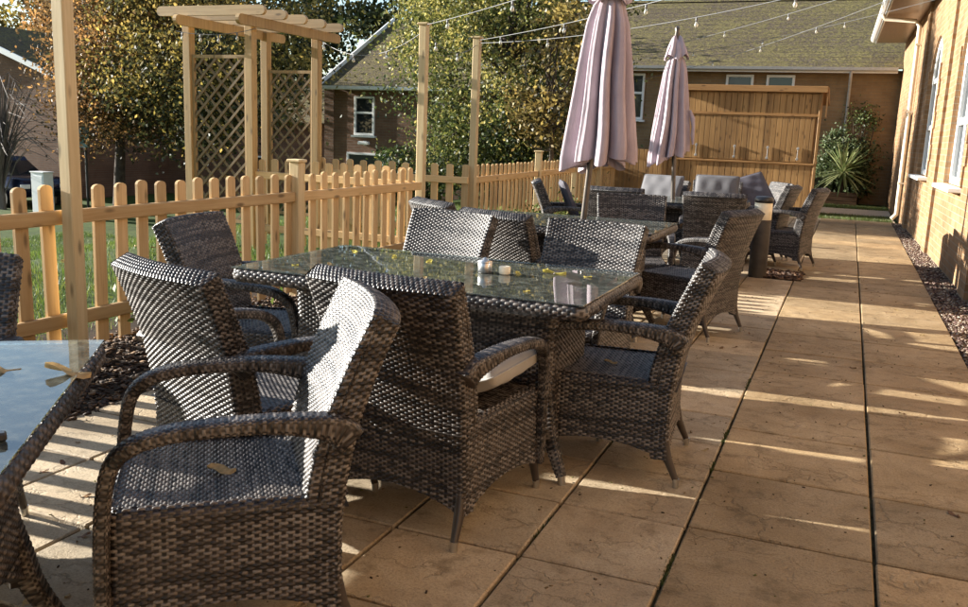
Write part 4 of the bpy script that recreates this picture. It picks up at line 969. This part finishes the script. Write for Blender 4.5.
# ------------------------------------------------------------------ tables and chairs
u_ = Vector((.58, -.8146, 0)); v_ = Vector((-.8146, -.58, 0)); cor = Vector((-1.775, 1.745, 0)); ctr = cor + u_ * .5 + v_ * .75
table('near rattan table with blue sky mirrored in its glass, cut by the left picture edge', ctr.x, ctr.y, math.degrees(math.atan2(v_.y, v_.x)), 1.5, 1.0)
table('middle rattan table with leaf strewn glass top, ringed by six chairs', -1.55, 3.39, 0, 1.5, .9)
table('second rattan table carrying the large parasol, behind the middle table', -1.80, 5.95, 0, 1.42, .9)
table('far dark rattan table carrying the smaller parasol before the timber shed', -1.60, 9.0, 0, 1.4, 1.0)
CH = [
 ('big empty armchair in the left foreground seen from its right side, facing the near table', -1.47, 1.84, 129),
 ('armchair showing its sunlit woven rear, between the foreground armchair and the fence', -1.835, 2.53, -19),
 ('armchair at the left end of the middle table next to the fence', -2.50, 3.45, -79),
 ('armchair with its back to the camera and a beige cushion standing on its seat', -1.258, 2.765, -6),
 ('armchair at the right end of the middle table beside the path, seat open to view', -.835, 3.52, 95),
 ('left one of the two armchairs facing us across the middle table', -2.10, 4.20, 169),
 ('right one of the two armchairs facing us across the middle table', -1.25, 4.24, 174),
 ('armchair seen from behind in the gap between the two facing us, crossed by a shadow', -1.73, 5.12, -22),
 ('armchair whose dark back top peeps up in front of the fence opening', -2.27, 5.55, -38),
 ('armchair at the right end of the second table with sunlit brown rear', -.98, 6.28, 72),
 ('armchair facing us behind the second table, right of the large parasol pole', -1.50, 6.78, 196),
 ('dark armchair seen from behind right after the large parasol pole', -1.98, 8.38, 2),
 ('dark armchair seen from behind left of the bollard, at the far table', -1.10, 8.44, 4),
 ('reclining dark armchair by the far picket fence with a cushion against its back', -2.55, 8.75, -70),
 ('far armchair left of the small parasol pole with a grey cushion on its back', -1.98, 9.86, 168),
 ('far armchair right of the small parasol pole with a pale grey cushion on its back', -1.37, 10.3, 184),
 ('far armchair draped with a dark cushion in front of the shed counter', -1.02, 10.9, 120),
 ('armchair right behind the bollard with a pale front edge', -.92, 10.6, 80),
 ('rightmost far armchair standing out onto the path by the shed', -.62, 10.3, 78),
 ('armchair in shade at the far left edge behind the near table', -2.45, 1.60, 215.6),
]
CHO = [chair(*c) for c in CH]

def cushion(label, loc, rot, size, mat, group=None, seed=1, name='seat_cushion'):
    """soft box cushion with piping"""
    rg = np.random.default_rng(seed); n = 26; sx, sy, sz = size; a = np.linspace(-1, 1, n); X, Y = np.meshgrid(a, a, indexing='ij')
    se = lambda q: np.sign(q) * (1 - (1 - np.abs(q)) ** 1.0)
    body = np.clip((1 - X ** 4) * (1 - Y ** 4), 0, 1) ** .32
    wr = .10 * np.sin(X * 9 + rg.uniform(0, 6)) * np.sin(Y * 4 + rg.uniform(0, 6)) + .06 * np.sin(Y * 13 + X * 5)
    top = np.stack([X * sx / 2, Y * sy / 2, sz / 2 * body * (1 + wr)], -1); bot = np.stack([X * sx / 2, Y * sy / 2, -sz / 2 * body * (1 + wr * .6)], -1)
    p1 = flat_part(top); p2 = flat_part(bot, flip=True); V, F, _, _ = join_parts([p1, p2])
    me = mesh_np(name, V, F, True); me.materials.append(mat)
    o = link(name, me, None, loc); o.rotation_euler = rot; tag(o, label, 'cushion', group)
    lp = rrect(sx / 2, sy / 2, .02, 3); b = MB(); b.tube([(p[0], p[1], 0) for p in np.vstack([lp, lp[:2]])], .005, 6, False); pi = b.build('piping', mat, o)
    return o
cushion('beige cushion propped on the seat of the armchair with its back to us', (-1.145, 2.84, .475), (rad(2), rad(-20), rad(-6)), (.33, .40, .10), CUSHB, None, 2)
GC = 'grey cushions leaning in the far armchairs'
cushion('mid grey cushion leaning on the chair back left of the small parasol pole', (-1.93, 9.98, .72), (rad(66), 0, rad(-14)), (.48, .46, .09), CUSHG, GC, 3)
cushion('pale grey cushion leaning on the chair back right of the small parasol pole', (-1.37, 10.40, .74), (rad(68), 0, rad(4)), (.48, .44, .09), CUSHG, GC, 4)
cushion('dark cushion slung over the chair in front of the shed counter', (-1.06, 10.75, .74), (rad(52), rad(-18), rad(25)), (.52, .48, .08), CUSHD, GC, 5)
cushion('dark lilac cushion leaning against the back of the reclining armchair by the fence', (-2.62, 8.80, .66), (rad(66), 0, rad(112)), (.48, .46, .08), CUSHD, GC, 6)

# ------------------------------------------------------------------ small things on the tables
pot = thing('ashtray', 'small metal lidded pot on the middle glass table', 'pot', (-1.37, 3.42, .741)); b = MB(); b.lathe([(.027, 0), (.030, .003), (.030, .042), (.027, .045)], n=20); b.build('bowl', STEEL, pot); b = MB(); b.lathe([(.031, .044), (.032, .049), (.010, .054), (.008, .062), (.002, .064)], n=20); b.build('lid', STEEL, pot)
b = MB(); b.lathe([(.021, 0), (.024, .003), (.025, .030), (.021, .033)], n=18); tag(b.build('tea_light_holder', CREAM, None, (-1.285, 3.43, .741)), 'small cream holder beside the metal pot on the middle glass table', 'holder')
def leaf_obj(label, loc, size, col, group, rz=None, name='fallen_leaf'):
    n, m = 9, 5; V = []; 
    for i in range(n):
        t = i / (n - 1); wd = math.sin(math.pi * min(1, t * 1.0)) ** .6 * (.55 + .07 * math.sin(t * 15)) + .01
        for j in range(m):
            s = (j / (m - 1) - .5) * 2; V.append(((t - .5) * size, s * wd * size * .5, size * (.02 + .14 * abs(s) * math.sin(t * 4 + 1) + .05 * (t - .5) ** 2 * 4)))
    F = [(i * m + j, (i + 1) * m + j, (i + 1) * m + j + 1, i * m + j + 1) for i in range(n - 1) for j in range(m - 1)]
    C = np.array([np.array(col) * (1 + .25 * math.sin(i * 1.7)) for i in range(n * m)])
    me = mesh_np(name, V, F, True, None, C); me.materials.append(DRYLEAF); o = link(name, me, None, loc); o.rotation_euler = (random.uniform(-.15, .15), random.uniform(-.15, .15), random.uniform(0, 6.28) if rz is None else rz)
    return tag(o, label, 'leaf', group)
YL, BL, TL = (.50, .42, .08), (.20, .11, .045), (.38, .27, .12)
leaf_obj('large curled yellow leaf near the right end of the middle glass table', (-1.11, 3.57, .742), .10, YL, None, .3)
leaf_obj('pale dry leaf on the right corner of the near glass table', (-1.60, 1.46, .742), .10, TL, None, .6)
leaf_obj('flat pale leaf near the left picture edge on the near glass table', (-1.74, 1.40, .742), .085, TL, None, 1.0)
b = MB(); b.box((0, 0, .008), (.045, .022, .016), bev=.005); o = b.build('bottle_cap', BLACKM, None, (-1.36, 1.07, .742)); o.rotation_euler = (0, 0, .9); tag(o, 'small dark scrap lying on the near glass table', 'scrap')
leaf_obj('single brown leaf on the seat of the foreground armchair', (-1.47, 1.83, .402), .075, TL, None, .5)
leaf_obj('small tan leaf on the seat of the armchair beside the path', (-.83, 3.52, .402), .055, TL, None, .2)
for i in range(11):
    x, y = random.uniform(-2.15, -.95), random.uniform(3.08, 3.75)
    leaf_obj('small yellow leaf lying on the middle glass table', (x, y, .742), random.uniform(.022, .05), random.choice([YL, (.42, .33, .07), TL]), 'small yellow leaves on the middle table')
for i in range(80):
    x, y = random.choice([(random.uniform(-3.2, -2.0), random.uniform(1.6, 4.0)), (random.uniform(-.9, .8), random.uniform(3.5, 11)), (random.uniform(-2.3, -1.6), random.uniform(1.6, 2.4))])
    leaf_obj('small dry brown leaf lying on the paving', (x, y, .002), random.uniform(.018, .045), random.choice([BL, TL, (.14, .07, .035)]), 'dry leaves on the paving')
for i in range(30):
    leaf_obj('fallen yellow brown leaf on the lawn behind the picket fence', (random.uniform(-7, -4.3), random.uniform(3, 7.5), random.uniform(.0, .04)), random.uniform(.06, .11), random.choice([YL, BL, TL]), 'fallen leaves on the lawn')
# moss tufts in the open joints
mp_ = [(.0, 0)]
def moss(n):
    X = np.where(RNG.uniform(0, 1, n) < .75, -.392 + RNG.normal(0, .006, n), -.839 + RNG.normal(0, .004, n)); Y = 1.6 + 3.6 * RNG.uniform(0, 1, n); k = (np.sin(Y * 5.3) + np.sin(Y * 13.1 + X * 3)) > .9; X, Y = X[k], Y[k]; n = len(X)
    h = RNG.uniform(.002, .010, n); a = RNG.uniform(0, 6.28, n); p = np.stack([X, Y, 0 * X - .016], -1); wv = np.stack([np.cos(a), np.sin(a), 0 * a], -1) * .005; tip = p + np.stack([RNG.normal(0, .006, n), RNG.normal(0, .006, n), .014 + h], -1)
    V = np.stack([p - wv, p + wv, tip], 1).reshape(-1, 3); C = np.repeat(np.array([(.06, .085, .02), (.10, .11, .03), (.04, .05, .015)])[RNG.integers(0, 3, n)], 3, 0)
    tag(link('moss', mesh_np('moss', V, np.arange(3 * n).reshape(-1, 3), False, None, C), None, None, GRASSM), 'green moss tufts in the open joints between path and patio', 'moss', kind='stuff')
moss(3000)

# ------------------------------------------------------------------ string lights
def string_light(label, A, B, sag, nb, start=.08):
    A, B = Vector(A), Vector(B); t = thing('string_lights', label, 'string lights', A, 0, 'strings of bulbs over the patio'); pts = []
    for i in range(33):
        s = i / 32; p = A.lerp(B, s) - A; p.z -= sag * 4 * s * (1 - s); pts.append(p)
    b = MB(); b.tube(pts, .0035, 6, False); b.build('cable', CABLE, t)
    for i in range(nb):
        s = start + (1 - start) * i / nb; p = A.lerp(B, s) - A; p.z -= sag * 4 * s * (1 - s)
        b = MB(); b.lathe([(.004, .0), (.010, -.008), (.010, -.038), (.008, -.040)], tuple(p), 8); so_ = b.build('socket', CABLE, t)
        b = MB(); b.lathe([(.007, -.038), (.013, -.052), (.017, -.066), (.012, -.080), (.004, -.086)], tuple(p), 10); b.build('bulb', BULB, so_)
string_light('string of bulbs from the third tall post to the near end of the brick wall', (-4.03, 9.56, 2.34), (1.15, 5.3, 2.75), .10, 5)
string_light('second string of bulbs from the third tall post, running just under the first', (-4.03, 9.56, 2.31), (1.13, 6.6, 2.72), .16, 5, .2)
string_light('string of bulbs from the second tall post running up out of the picture', (-3.99, 8.12, 2.33), (1.17, 3.6, 2.75), .10, 5)
string_light('slack string of bulbs between the second and third tall posts', (-3.99, 8.12, 2.30), (-4.03, 9.56, 2.30), .16, 2, .2)
string_light('string of bulbs from the pergola to the second tall post', (-5.98, 9.3, 2.35), (-3.99, 8.12, 2.28), .22, 3)
string_light('upper string of bulbs crossing before the mossy roof from the slim far post', (-4.47, 17.6, 2.88), (1.02, 11.0, 3.35), .08, 5)
string_light('middle string of bulbs crossing before the mossy roof from the slim far post', (-4.47, 17.6, 2.80), (.96, 14.2, 3.40), .12, 4)
string_light('lower string of bulbs crossing in front of the shed roof', (-4.47, 17.6, 2.35), (1.0, 12.4, 3.45), .16, 4, .4)
string_light('short string of bulbs hung along the pergola beams', (-6.95, 8.02, 2.28), (-5.9, 8.02, 2.30), .05, 4)
